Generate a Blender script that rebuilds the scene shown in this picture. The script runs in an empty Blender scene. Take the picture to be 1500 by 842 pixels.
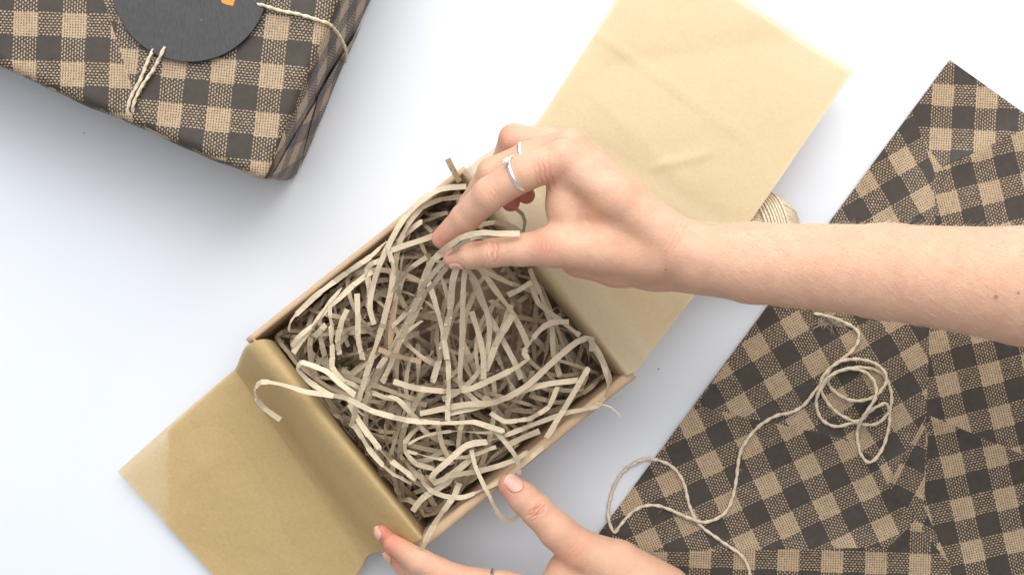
import bpy, bmesh, math, random
import numpy as np
from mathutils import Vector, Matrix, noise
from mathutils.geometry import delaunay_2d_cdt

random.seed(7)
rng = np.random.default_rng(7)
SC = bpy.context.scene
COL = SC.collection
U = 0.01                      # the scene is laid out in centimetres
CAM_H, PPC = 90.0, 20.5       # camera height (cm) and photo pixels per cm on the table

# ------------------------------------------------------------------ camera, light, exposure
cam = bpy.data.cameras.new('camera')
cam.sensor_fit = 'HORIZONTAL'; cam.sensor_width = 36.0
cam.lens = 36.0 * CAM_H / (1500 / PPC)
cam.clip_start = 0.02; cam.clip_end = 50
cam_o = bpy.data.objects.new('camera', cam); COL.objects.link(cam_o)
cam_o.location = (0, 0, CAM_H * U)
SC.camera = cam_o

world = bpy.data.worlds.new('World'); SC.world = world; world.use_nodes = True
bg = world.node_tree.nodes['Background']
bg.inputs[0].default_value = (0.95, 0.975, 1.0, 1); bg.inputs[1].default_value = 0.46

def area(name, loc, target, sx, sy, power, col):
    l = bpy.data.lights.new(name, 'AREA'); l.shape = 'RECTANGLE'; l.size = sx; l.size_y = sy
    l.energy = power; l.color = col
    o = bpy.data.objects.new(name, l); COL.objects.link(o); o.location = loc
    o.rotation_euler = (Vector(target) - Vector(loc)).to_track_quat('-Z', 'Y').to_euler()
    return o
area('window_light', (0.05, 1.50, 1.25), (0.0, 0.05, 0.0), 3.0, 1.7, 62.0, (1.0, 0.985, 0.955))
area('overhead_fill', (0.0, 0.75, 2.3), (0.0, 0.0, 0.0), 2.6, 2.2, 46.0, (0.96, 0.98, 1.0))  # added overhead fill, no fixture seen; softens the gift's shadow

SC.view_settings.view_transform = 'Standard'; SC.view_settings.look = 'None'
SC.view_settings.exposure = -0.14; SC.view_settings.gamma = 1.0
SC.view_settings.use_curve_mapping = False
SC.cycles.use_denoising = True
SC.cycles.max_bounces = 8; SC.cycles.diffuse_bounces = 3; SC.cycles.transparent_max_bounces = 16

# ------------------------------------------------------------------ helpers
def ppc(z): return PPC * CAM_H / (CAM_H - z)
def P(px, py, z):            # a photo point at height z -> world point in cm
    s = ppc(z)
    return np.array([(px - 750) / s, -(py - 421) / s, z], float)
def Z2(x, y, z): return P(340 + x / 2.477, 220 + y / 2.477, z)
def Z3(x, y, z): return P(340 + x / 2.327, 480 + y / 2.327, z)
def Z6(x, y, z): return P(860 + x / 1.995, 420 + y / 1.995, z)
def ZC(x, y, z): return P(1180 + x / 3.2375, 440 + y / 3.2375, z)

def make_mesh(name, verts, faces, mat=None, smooth=True):
    me = bpy.data.meshes.new(name)
    v = np.asarray(verts, float) * U
    me.from_pydata(v.tolist(), [], [tuple(int(i) for i in f) for f in faces])
    if mat: me.materials.append(mat)
    if smooth: me.polygons.foreach_set('use_smooth', [True] * len(me.polygons))
    me.update()
    return me

def obj(name, me, parent=None):
    o = bpy.data.objects.new(name, me); COL.objects.link(o)
    if parent is not None:
        o.parent = parent
        o.matrix_parent_inverse = Matrix.Translation(-parent.location)
    return o
def tag(o, label=None, cat=None, group=None, kind=None):
    if label: o['label'] = label
    if cat: o['category'] = cat
    if group: o['group'] = group
    if kind: o['kind'] = kind
    return o
def empty(name, p):
    o = bpy.data.objects.new(name, None); COL.objects.link(o)
    o.location = np.asarray(p) * U; o.empty_display_size = 0.01
    return o

def catmull(pts, step=0.25):
    p = [np.asarray(q, float) for q in pts]
    p = [2 * p[0] - p[1]] + p + [2 * p[-1] - p[-2]]
    out = []
    for i in range(1, len(p) - 2):
        a, b, c, d = p[i - 1:i + 3]
        n = max(2, int(np.linalg.norm(c - b) / step))
        for k in range(n):
            t = k / n
            out.append(0.5 * ((2 * b) + (c - a) * t + (2 * a - 5 * b + 4 * c - d) * t * t + (3 * b - a - 3 * c + d) * t ** 3))
    out.append(p[-2])
    return np.array(out)

def frames(path):
    t = np.gradient(path, axis=0); t /= np.linalg.norm(t, axis=1)[:, None] + 1e-9
    n = np.zeros_like(t)
    r = np.array([0, 0, 1.0])
    if abs(t[0] @ r) > 0.9: r = np.array([1.0, 0, 0])
    r = r - t[0] * (r @ t[0]); r /= np.linalg.norm(r)
    for i in range(len(path)):
        r = r - t[i] * (r @ t[i]); r /= np.linalg.norm(r) + 1e-9
        n[i] = r
    return t, n, np.cross(t, n)

class MB:
    def __init__(s): s.v, s.f = [], []
    def add(s, v, f):
        b = len(s.v); s.v.extend(np.asarray(v).tolist()); s.f.extend([tuple(i + b for i in q) for q in f])
    def tube(s, path, r, seg=7, caps=True):
        path = np.asarray(path); n = len(path)
        rr = np.broadcast_to(r, (n,))
        t, a, b = frames(path)
        ang = np.arange(seg) * 2 * math.pi / seg
        v = path[:, None] + rr[:, None, None] * (np.cos(ang)[None, :, None] * a[:, None] + np.sin(ang)[None, :, None] * b[:, None])
        f = [(i * seg + k, i * seg + (k + 1) % seg, (i + 1) * seg + (k + 1) % seg, (i + 1) * seg + k) for i in range(n - 1) for k in range(seg)]
        if caps: f += [tuple(range(seg))[::-1], tuple((n - 1) * seg + k for k in range(seg))]
        s.add(v.reshape(-1, 3), f)
    def twine(s, path, r=0.12, pitch=0.75, seg=6, fuzz=1.2):
        path = np.asarray(path)
        L = np.concatenate([[0], np.cumsum(np.linalg.norm(np.diff(path, axis=0), axis=1))])
        m = max(4, int(L[-1] / 0.09)); q = np.linspace(0, L[-1], m)
        path = np.stack([np.interp(q, L, path[:, k]) for k in range(3)], 1)
        t, a, b = frames(path); seg = 10
        ang = np.arange(seg) * 2 * math.pi / seg
        lob = 1 + 0.22 * np.cos(2 * (ang[None, :] - (q * math.pi / pitch)[:, None])) + 0.05 * np.sin(q * 5.1)[:, None]
        v = path[:, None] + (r * lob)[:, :, None] * (np.cos(ang)[None, :, None] * a[:, None] + np.sin(ang)[None, :, None] * b[:, None])
        f = [(i * seg + k, i * seg + (k + 1) % seg, (i + 1) * seg + (k + 1) % seg, (i + 1) * seg + k) for i in range(m - 1) for k in range(seg)]
        f += [tuple(range(seg))[::-1], tuple((m - 1) * seg + k for k in range(seg))]
        s.add(v.reshape(-1, 3), f)
        return path, a, b
    def fuzz(s, path, a, b, r, per_cm):
        n = int(len(path) * 0.09 * per_cm)
        for _ in range(n):
            i = random.randrange(len(path)); an = random.random() * 6.28
            d = math.cos(an) * a[i] + math.sin(an) * b[i]
            e = np.array([random.gauss(0, 1) for _ in range(3)]); e /= np.linalg.norm(e)
            l = random.uniform(0.12, 0.4)
            p0 = path[i] + d * r * 0.8; p1 = p0 + d * l * 0.5 + e * l * 0.35; p2 = p1 + e * l * 0.6 + d * l * 0.1
            for q in (p1, p2): q[2] = max(q[2], 0.03)
            s.tube([p0, p1, p2], [0.012, 0.009, 0.004], 3, False)
    def box(s, lo, hi):
        x0, y0, z0 = lo; x1, y1, z1 = hi
        s.add([(x0, y0, z0), (x1, y0, z0), (x1, y1, z0), (x0, y1, z0), (x0, y0, z1), (x1, y0, z1), (x1, y1, z1), (x0, y1, z1)],
              [(0, 3, 2, 1), (4, 5, 6, 7), (0, 1, 5, 4), (1, 2, 6, 5), (2, 3, 7, 6), (3, 0, 4, 7)])
    def build(s, name, mat, parent=None, smooth=True):
        return obj(name, make_mesh(name, s.v, s.f, mat, smooth), parent)

def fbm(p, sc=1.0, oct=3):
    v, a, f = 0.0, 1.0, sc
    for _ in range(oct):
        v += a * noise.noise(Vector((p[0] * f, p[1] * f, p[2] * f))); a *= 0.5; f *= 2.0
    return v

# ------------------------------------------------------------------ materials
class NT:
    def __init__(s, name):
        s.m = bpy.data.materials.new(name); s.m.use_nodes = True
        s.t = s.m.node_tree; s.b = s.t.nodes['Principled BSDF']; s.out = s.t.nodes['Material Output']
    def n(s, typ, **kw):
        x = s.t.nodes.new(typ)
        for k, v in kw.items(): setattr(x, k, v)
        return x
    def l(s, a, b): s.t.links.new(a, b)
    def math(s, op, a, b=None, c=None):
        x = s.n('ShaderNodeMath', operation=op)
        for i, v in enumerate((a, b, c)):
            if v is None: continue
            if isinstance(v, (int, float)): x.inputs[i].default_value = v
            else: s.l(v, x.inputs[i])
        return x.outputs[0]
    def noise(s, scale, detail=3, rough=0.55, vec=None, dist=0.0):
        x = s.n('ShaderNodeTexNoise'); x.inputs['Scale'].default_value = scale
        x.inputs['Detail'].default_value = detail; x.inputs['Roughness'].default_value = rough
        x.inputs['Distortion'].default_value = dist
        if vec is not None: s.l(vec, x.inputs['Vector'])
        return x.outputs['Fac']
    def mix(s, f, a, b, mode='MIX'):
        x = s.n('ShaderNodeMix', data_type='RGBA', blend_type=mode)
        for sock, v in ((x.inputs[0], f), (x.inputs[6], a), (x.inputs[7], b)):
            if isinstance(v, (int, float)): sock.default_value = v
            elif isinstance(v, tuple): sock.default_value = (*v, 1) if len(v) == 3 else v
            else: s.l(v, sock)
        return x.outputs[2]
    def ramp(s, f, a, b):
        x = s.n('ShaderNodeMapRange'); x.clamp = True
        s.l(f, x.inputs[0]); x.inputs[1].default_value = a; x.inputs[2].default_value = b
        return x.outputs[0]
    def obj(s):
        return s.n('ShaderNodeTexCoord').outputs['Object']
    def scaled(s, vec, sc):
        x = s.n('ShaderNodeMapping'); s.l(vec, x.inputs[0]); x.inputs['Scale'].default_value = sc
        return x.outputs[0]
    def bump(s, h, strength, dist=0.001, prev=None):
        x = s.n('ShaderNodeBump'); x.inputs['Strength'].default_value = strength; x.inputs['Distance'].default_value = dist
        s.l(h, x.inputs['Height'])
        if prev is not None: s.l(prev, x.inputs['Normal'])
        return x.outputs[0]

def mat_table():
    k = NT('white_laminate'); v = k.obj()
    c = k.mix(k.ramp(k.noise(9, 4, 0.6, v), 0.3, 0.7), (0.665, 0.69, 0.735), (0.68, 0.705, 0.75))
    sp = k.ramp(k.noise(420, 1, 0.5, v), 0.20, 0.155)
    c = k.mix(k.math('MULTIPLY', sp, 0.25), c, (0.45, 0.45, 0.46))
    k.l(c, k.b.inputs['Base Color']); k.b.inputs['Roughness'].default_value = 0.42
    k.b.inputs['Specular IOR Level'].default_value = 0.35
    k.l(k.bump(k.noise(900, 2, 0.5, v), 0.06, 0.0004), k.b.inputs['Normal'])
    return k.m

def mat_kraft(name, c0, c1, rough=0.62, fib=1.0, sheen=0.3):
    k = NT(name); v = k.obj()
    f1 = k.noise(60, 5, 0.65, v); f2 = k.noise(1.0, 4, 0.6, k.scaled(v, (1400, 260, 900)))
    f = k.math('ADD', k.math('MULTIPLY', f1, 0.5), k.math('MULTIPLY', f2, 0.5))
    c = k.mix(k.ramp(f, 0.34, 0.66), c0, c1)
    dk = k.ramp(k.noise(1700, 2, 0.5, v), 0.33, 0.26)
    c = k.mix(k.math('MULTIPLY', dk, 0.25 * fib), c, tuple(x * 0.45 for x in c0))
    k.l(c, k.b.inputs['Base Color']); k.b.inputs['Roughness'].default_value = rough
    k.b.inputs['Specular IOR Level'].default_value = sheen
    k.l(k.bump(f2, 0.25, 0.0004), k.b.inputs['Normal'])
    return k.m

def mat_shred(name, c0, c1):
    k = NT(name); v = k.obj()
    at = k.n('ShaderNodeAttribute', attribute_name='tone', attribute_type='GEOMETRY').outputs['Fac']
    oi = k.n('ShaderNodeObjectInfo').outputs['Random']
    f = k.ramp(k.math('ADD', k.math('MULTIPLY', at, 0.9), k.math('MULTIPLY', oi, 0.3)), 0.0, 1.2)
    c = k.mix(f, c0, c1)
    uv = k.n('ShaderNodeUVMap').outputs[0]
    fl = k.noise(1.0, 3, 0.6, k.scaled(uv, (9, 3.2, 1)))
    c = k.mix(k.ramp(fl, 0.35, 0.75), c, k.mix(1.0, c, (0.72, 0.68, 0.62), 'MULTIPLY'))
    d = k.n('ShaderNodeBsdfPrincipled'); k.l(c, d.inputs['Base Color']); d.inputs['Roughness'].default_value = 0.6
    d.inputs['Specular IOR Level'].default_value = 0.35
    k.l(k.bump(fl, 0.35, 0.0004), d.inputs['Normal'])
    tr = k.n('ShaderNodeBsdfTranslucent'); k.l(c, tr.inputs[0])
    mx = k.n('ShaderNodeMixShader'); mx.inputs[0].default_value = 0.03
    k.l(d.outputs[0], mx.inputs[1]); k.l(tr.outputs[0], mx.inputs[2]); k.l(mx.outputs[0], k.out.inputs[0])
    return k.m

def mat_tissue(name, c0, c1, see=0.16):
    k = NT(name); v = k.obj()
    f1 = k.noise(420, 5, 0.75, v); f2 = k.noise(34, 4, 0.6, v)
    c = k.mix(k.ramp(k.math('ADD', k.math('MULTIPLY', f1, 0.85), k.math('MULTIPLY', f2, 0.15)), 0.33, 0.67), c0, c1)
    dk = k.ramp(k.noise(1500, 2, 0.5, v), 0.30, 0.24)
    c = k.mix(k.math('MULTIPLY', dk, 0.16), c, tuple(x * 0.5 for x in c0))
    nb = k.bump(f1, 0.15, 0.0006)
    nb = k.bump(f2, 0.35, 0.003, nb)
    k.l(c, k.b.inputs['Base Color']); k.b.inputs['Roughness'].default_value = 0.45
    k.b.inputs['Specular IOR Level'].default_value = 0.25
    k.l(nb, k.b.inputs['Normal'])
    tl = k.n('ShaderNodeBsdfTranslucent'); k.l(c, tl.inputs[0])
    tp = k.n('ShaderNodeBsdfTransparent')
    m1 = k.n('ShaderNodeMixShader'); m1.inputs[0].default_value = 0.34
    k.l(k.b.outputs[0], m1.inputs[1]); k.l(tl.outputs[0], m1.inputs[2])
    m2 = k.n('ShaderNodeMixShader'); m2.inputs[0].default_value = see
    k.l(m1.outputs[0], m2.inputs[1]); k.l(tp.outputs[0], m2.inputs[2])
    k.l(m2.outputs[0], k.out.inputs[0])
    return k.m

def mat_gingham():
    """Kraft paper printed with a dark woven-look check; one UV unit is one check."""
    k = NT('gingham_print')
    ua = k.n('ShaderNodeUVMap', uv_map='UVMap').outputs[0]; ub = k.n('ShaderNodeUVMap', uv_map='patch').outputs[0]
    seam = k.n('ShaderNodeAttribute', attribute_name='seam', attribute_type='GEOMETRY').outputs['Fac']
    mv = k.n('ShaderNodeMix', data_type='VECTOR')
    k.l(k.math('GREATER_THAN', seam, 0.0), mv.inputs[0]); k.l(ua, mv.inputs[4]); k.l(ub, mv.inputs[5])
    uv = mv.outputs[1]
    nz = k.n('ShaderNodeTexNoise'); nz.inputs['Scale'].default_value = 9.0; k.l(uv, nz.inputs['Vector'])
    off = k.n('ShaderNodeVectorMath', operation='MULTIPLY_ADD'); k.l(nz.outputs['Color'], off.inputs[0])
    off.inputs[1].default_value = (0.09, 0.09, 0); k.l(uv, off.inputs[2])
    sp = k.n('ShaderNodeSeparateXYZ'); k.l(off.outputs[0], sp.inputs[0])
    x, y = sp.outputs[0], sp.outputs[1]
    def fr(a): return k.math('FRACT', a)
    def lt(a, b): return k.math('LESS_THAN', a, b)
    def mul(*a):
        r = a[0]
        for b in a[1:]: r = k.math('MULTIPLY', r, b)
        return r
    def inv(a): return k.math('SUBTRACT', 1.0, a)
    lx = lt(fr(k.math('MULTIPLY', x, 0.5)), 0.5); ly = lt(fr(k.math('MULTIPLY', y, 0.5)), 0.5)
    N = 9.0
    def dashes(p, q):        # dashes running along q
        col = k.math('FLOOR', k.math('MULTIPLY', p, N))
        st = k.math('MULTIPLY', col, 0.5)
        a = lt(fr(k.math('MULTIPLY', p, N)), 0.44)
        b = lt(fr(k.math('ADD', k.math('MULTIPLY', q, N * 0.70), st)), 0.55)
        return mul(a, b)
    dv, dh = dashes(x, y), dashes(y, x)
    dot = mul(k.math('GREATER_THAN', fr(k.math('MULTIPLY', x, N)), 0.58), lt(fr(k.math('ADD', k.math('MULTIPLY', y, N), 0.0)), 0.62))
    both = mul(lx, ly, inv(k.math('MULTIPLY', dot, 0.85)))
    light = k.math('ADD', both, k.math('ADD', mul(lx, inv(ly), dv), mul(inv(lx), ly, dh)))
    wear = k.noise(3.0, 4, 0.6, uv); fine = k.noise(38, 3, 0.6, uv)
    tan = k.mix(k.ramp(fine, 0.3, 0.7), (0.44, 0.31, 0.19), (0.51, 0.375, 0.235))
    ink = k.mix(k.ramp(k.math('ADD', k.math('MULTIPLY', wear, 0.4), k.math('MULTIPLY', fine, 0.6)), 0.3, 0.7), (0.036, 0.028, 0.022), (0.068, 0.054, 0.044))
    fac = k.math('MULTIPLY', light, k.ramp(k.math('ADD', k.math('MULTIPLY', fine, 0.7), k.math('MULTIPLY', wear, 0.3)), 0.22, 0.52))
    k.l(k.mix(fac, ink, tan), k.b.inputs['Base Color'])
    k.b.inputs['Roughness'].default_value = 0.5; k.b.inputs['Specular IOR Level'].default_value = 0.28
    k.l(k.bump(fine, 0.12, 0.0004), k.b.inputs['Normal'])
    return k.m

def mat_skin():
    k = NT('skin'); v = k.obj()
    at = k.n('ShaderNodeAttribute', attribute_name='blush', attribute_type='GEOMETRY').outputs['Fac']
    mo = k.n('ShaderNodeAttribute', attribute_name='mole', attribute_type='GEOMETRY').outputs['Fac']
    big = k.noise(22, 4, 0.6, v); mid = k.noise(120, 4, 0.65, v)
    base = k.mix(k.ramp(big, 0.3, 0.7), (0.64, 0.365, 0.235), (0.715, 0.435, 0.30))
    base = k.mix(k.math('MULTIPLY', k.ramp(mid, 0.42, 0.72), 0.45), base, (0.60, 0.29, 0.20))
    base = k.mix(at, base, (0.60, 0.215, 0.15))
    base = k.mix(mo, base, (0.17, 0.07, 0.04))
    k.l(base, k.b.inputs['Base Color']); k.b.inputs['Roughness'].default_value = 0.46
    k.b.inputs['Specular IOR Level'].default_value = 0.42
    k.b.inputs['Subsurface Weight'].default_value = 0.22
    k.b.inputs['Subsurface Radius'].default_value = (1.0, 0.35, 0.18); k.b.inputs['Subsurface Scale'].default_value = 0.004
    vor = k.n('ShaderNodeTexVoronoi', feature='DISTANCE_TO_EDGE'); vor.inputs['Scale'].default_value = 850
    k.l(k.scaled(v, (1, 1.5, 1)), vor.inputs['Vector'])
    cells = k.ramp(vor.outputs['Distance'], 0.0, 0.25)
    nb = k.bump(cells, 0.4, 0.00045)
    nb = k.bump(mid, 0.35, 0.0014, nb)
    k.l(nb, k.b.inputs['Normal'])
    return k.m

def mat_simple(name, col, rough=0.5, metal=0.0, spec=0.5):
    k = NT(name); k.b.inputs['Roughness'].default_value = rough
    v = k.obj()
    c = k.mix(k.ramp(k.noise(300, 3, 0.6, v), 0.3, 0.7), tuple(x * 0.9 for x in col), tuple(min(1, x * 1.08) for x in col))
    k.l(c, k.b.inputs['Base Color']); k.b.inputs['Metallic'].default_value = metal
    k.b.inputs['Specular IOR Level'].default_value = spec
    return k.m

def mat_twine():
    k = NT('jute_twine'); v = k.obj()
    c = k.mix(k.ramp(k.noise(500, 4, 0.7, v), 0.3, 0.72), (0.52, 0.41, 0.27), (0.80, 0.69, 0.53))
    k.l(c, k.b.inputs['Base Color']); k.b.inputs['Roughness'].default_value = 0.8
    k.l(k.bump(k.noise(1500, 3, 0.6, v), 0.5, 0.0005), k.b.inputs['Normal'])
    return k.m

def mat_tag():
    k = NT('charcoal_card'); v = k.obj()
    f = k.noise(1.0, 4, 0.65, k.scaled(v, (700, 240, 300)))
    c = k.mix(k.ramp(f, 0.3, 0.7), (0.030, 0.030, 0.031), (0.052, 0.051, 0.051))
    k.l(c, k.b.inputs['Base Color']); k.b.inputs['Roughness'].default_value = 0.6
    k.l(k.bump(f, 0.3, 0.0005), k.b.inputs['Normal'])
    return k.m

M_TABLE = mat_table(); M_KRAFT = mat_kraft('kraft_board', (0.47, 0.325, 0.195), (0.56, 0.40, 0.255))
M_KRAFT_SHADED = mat_kraft('kraft_board_shaded', (0.36, 0.24, 0.14), (0.43, 0.295, 0.18))  # darker copy of the board: shade inside the box put into its colour
M_TISSUE = mat_tissue('kraft_tissue', (0.74, 0.60, 0.375), (0.805, 0.675, 0.455))
M_TISSUE_DIM = mat_tissue('kraft_tissue_dim', (0.68, 0.505, 0.245), (0.77, 0.595, 0.32), 0.25)  # same tissue, colour deepened for stacked plies and weaker light
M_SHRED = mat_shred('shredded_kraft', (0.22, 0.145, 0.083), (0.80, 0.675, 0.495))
M_BROWN = mat_shred('brown_shred', (0.38, 0.255, 0.15), (0.46, 0.325, 0.20))
M_GING = mat_gingham(); M_SKIN = mat_skin(); M_TWINE = mat_twine(); M_TAG = mat_tag()
M_SILVER = mat_simple('silver', (0.90, 0.90, 0.89), 0.34, 1.0)
M_STONE = mat_simple('clear_stone', (0.85, 0.87, 0.9), 0.05, 0.6, 0.9)
M_ORANGE = mat_simple('orange_print', (0.85, 0.25, 0.02), 0.55)
M_NAIL = mat_simple('fingernail', (0.66, 0.36, 0.285), 0.3, 0.0, 0.5)
M_NAILTIP = mat_simple('fingernail_edge', (0.76, 0.60, 0.52), 0.35)
M_HAIR = mat_simple('fair_hair', (0.92, 0.78, 0.58), 0.35)
M_CRUMB = mat_simple('crumb', (0.10, 0.075, 0.05), 0.8)

# ------------------------------------------------------------------ the table
mb = MB(); mb.box((-150, -130, -3), (150, 110, 0))
tag(mb.build('table_top', M_TABLE, smooth=False), 'smooth white table top under everything', None, None, 'structure')

# ------------------------------------------------------------------ the kraft box
RIM = 7.0
cA, cB, cC, cD = P(360, 496, RIM), P(679, 243, RIM), P(932, 553, RIM), P(621, 804, RIM)
def bil(u, v, z=None):        # u along A->B, v along A->D
    p = cA * (1 - u) * (1 - v) + cB * u * (1 - v) + cC * u * v + cD * (1 - u) * v
    p = p.copy()
    if z is not None: p[2] = z
    return p
box_o = tag(empty('gift_box', bil(0.5, 0.5, 0)), 'open square kraft cardboard box full of shredded paper', 'box')

def wall(p, q, th, inward, zt, mat, name='side_wall', ext=0.0):
    d = q - p; L = np.linalg.norm(d[:2]); d = d / L; d[2] = 0
    n = inward / np.linalg.norm(inward)
    prof = []                 # (inward offset, height) round the wall's section
    r = th * 0.5
    prof.append((0, 0.05)); prof.append((0, zt - r))
    for k in range(1, 8):
        a = math.pi - math.pi * k / 8
        prof.append((r + r * math.cos(a), zt - r * 0.75 + r * 0.75 * math.sin(a)))
    prof.append((th, zt - r)); prof.append((th, 0.05))
    N = 30; v = []; f = []
    for i in range(N + 1):
        s = -ext + (L + 2 * ext) * i / N
        for (o, z) in prof:
            w = 0.035 * fbm((s * 0.35, z * 0.3, th * 9), 1.0, 2) + (0.0)
            v.append(np.array([p[0], p[1], 0]) + d * s + n * (o + w) + np.array([0, 0, z + 0.5 * w]))
    m = len(prof)
    for i in range(N):
        for k in range(m - 1):
            f.append((i * m + k, (i + 1) * m + k, (i + 1) * m + k + 1, i * m + k + 1))
    f.append(tuple(range(m))); f.append(tuple(N * m + k for k in range(m))[::-1])
    return obj(name, make_mesh(name, v, f, mat), box_o)
up = (cD - cA); up[2] = 0; dn = -up; rt = (cB - cA); rt[2] = 0; lf = -rt
wall(cA, cB, 0.42, up, RIM + 0.12, M_KRAFT)
wall(cD, cC, 0.72, dn, RIM + 0.1, M_KRAFT)
e1 = rt / np.linalg.norm(rt); e2 = up / np.linalg.norm(up)
wall(cA + e2 * 0.44, cD - e2 * 0.74, 0.36, rt, RIM - 0.12, M_KRAFT)
wall(cB + e2 * 0.44, cC - e2 * 0.74, 0.36, lf, RIM - 0.12, M_KRAFT)
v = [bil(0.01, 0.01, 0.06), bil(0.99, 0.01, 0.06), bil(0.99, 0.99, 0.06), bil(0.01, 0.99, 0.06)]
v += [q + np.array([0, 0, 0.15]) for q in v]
obj('base_panel', make_mesh('base_panel', v, [(0, 1, 2, 3), (7, 6, 5, 4), (0, 4, 5, 1), (1, 5, 6, 2), (2, 6, 7, 3), (3, 7, 4, 0)], M_KRAFT_SHADED, False), box_o)
for pos, du, dv in ((cB, -0.05, 0.35), (cC, -0.1, -0.9), (cA, 0.35, 0.2)):    # folded corner tabs showing at the rim
    c0 = pos + e1 * du + e2 * dv; t = MB(); w = []
    for i in range(6):
        for (o, z) in ((0, RIM - 1.8), (0, RIM + 0.22 - 0.01 * i), (0.12, RIM + 0.24 - 0.01 * i), (0.12, RIM - 1.8)):
            q = c0 + e2 * (i * 0.11) + e1 * (o - 0.3 if du < 0.2 else o); w.append(np.array([q[0], q[1], z]))
    t.add(w, [(i * 4 + k, i * 4 + (k + 1) % 4, i * 4 + 4 + (k + 1) % 4, i * 4 + 4 + k) for i in range(5) for k in range(4)] + [(0, 3, 2, 1), (20, 21, 22, 23)])
    t.build('corner_tab', M_KRAFT, box_o, False)

# ------------------------------------------------------------------ tissue sheets
def loft(rows, ns, per, zfun=None, smooth_rows=True):
    """rows: lists of (px, py, z) polylines along s; lofted with Catmull-Rom along t."""
    R = []
    for row in rows:
        pts = np.array([P(*q) for q in row]); L = np.concatenate([[0], np.cumsum(np.linalg.norm(np.diff(pts, axis=0), axis=1))]); L /= L[-1]
        s = np.linspace(0, 1, ns)
        R.append(np.stack([np.interp(s, L, pts[:, k]) for k in range(3)], 1))
    R = np.array(R); cols = []
    for j in range(ns):
        c = []
        Q = [2 * R[0, j] - R[1, j]] + [R[i, j] for i in range(len(R))] + [2 * R[-1, j] - R[-2, j]]
        for i in range(1, len(Q) - 2):
            a, b, cc, d = Q[i - 1:i + 3]
            for k in range(per):
                t = k / per
                c.append(0.5 * ((2 * b) + (cc - a) * t + (2 * a - 5 * b + 4 * cc - d) * t * t + (3 * b - a - 3 * cc + d) * t ** 3))
        c.append(Q[-2]); cols.append(c)
    V = np.array(cols)               # ns x nt x 3
    nt = V.shape[1]
    if zfun is not None:
        for j in range(ns):
            for i in range(nt): V[j, i] += zfun(j / (ns - 1), i / per, V[j, i])
    f = [(j * nt + i, (j + 1) * nt + i, (j + 1) * nt + i + 1, j * nt + i + 1) for j in range(ns - 1) for i in range(nt - 1)]
    return V.reshape(-1, 3), f

def line_px(p, q): 
    a, b = P(*p, 0)[:2], P(*q, 0)[:2]; d = (b - a) / np.linalg.norm(b - a)
    return a, d, np.array([-d[1], d[0]]), np.linalg.norm(b - a)
def crease(v, ln, amp, w, soft=2.0):
    a, d, n, L = ln; s = ppc(0) / ppc(v[2]); r = v[:2] / s - a
    t, h = r @ d, abs(r @ n)
    e = min(1, max(0, (t + soft) / soft)) * min(1, max(0, (L + soft - t) / soft))
    return amp * e * math.exp(-(h / w) ** 1.3)
c1 = line_px((886, 57), (1075, 192)); c2 = line_px((905, 95), (1190, 52)); c3 = line_px((965, 243), (1030, 228)); c4 = line_px((880, 215), (1050, 320)); c5 = line_px((880, 150), (1000, 262))
def z_right(s, t, v):
    if t < 3.2: return np.array([0, 0, 0.05 * fbm(v, 0.3, 2)])
    k = min(1, (t - 3.2) / 1.5)
    z = 0.10 * fbm((v[0], v[1], 3.0), 0.14, 2) + 0.022 * fbm((v[0], v[1], 7.0), 0.5, 2) + crease(v, c1, 0.17, 0.18) - crease(v, c2, 0.22, 1.6) + crease(v, c3, 0.18, 0.2, 0.8) + crease(v, c4, -0.14, 0.9) + crease(v, c5, 0.07, 0.3)
    return np.array([0, 0, k * z])
rows_r = [[(668, 264, 4.2), (903, 551, 4.2)], [(673, 257, 6.5), (911, 551, 6.5)], [(684, 247, 7.55), (921, 548, 7.5)], [(700, 234, 7.45), (935, 540, 6.9)],
          [(738, 208, 6.1), (957, 511, 5.6)], [(788, 181, 5.9), (1013, 439, 5.4)], [(828, 118, 5.7), (1072, 362, 5.5)], [(868, 55, 5.3), (1130, 280, 5.2)],
          [(907, -10, 4.8), (1190, 193, 4.5)], [(948, -93, 4.2), (1251, 105, 3.7)]]
v, f = loft(rows_r, 70, 12, z_right)
t_right = tag(obj('tissue_paper', make_mesh('tissue_paper', v, f, M_TISSUE)), 'pale sunlit tissue sheet spread from the box towards the twine ball', 'tissue paper')
rows_u = [[(q[0][0] - 9 + 3 * i, q[0][1] + 4, q[0][2] - 0.12), (q[1][0] - 4, q[1][1] + 1, q[1][2] - 0.16)] for i, q in enumerate(rows_r[4:])]
rows_u[-1] = [(950, -80, 4.0), (1243, 108, 3.5)]; rows_u[0][0] = (739, 210, 5.8)
v, f = loft(rows_u, 50, 10, lambda s, t, q: z_right(s, 6, q) - np.array([0, 0, 0.05]))
obj('under_layer', make_mesh('under_layer', v, f, M_TISSUE), t_right)

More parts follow.
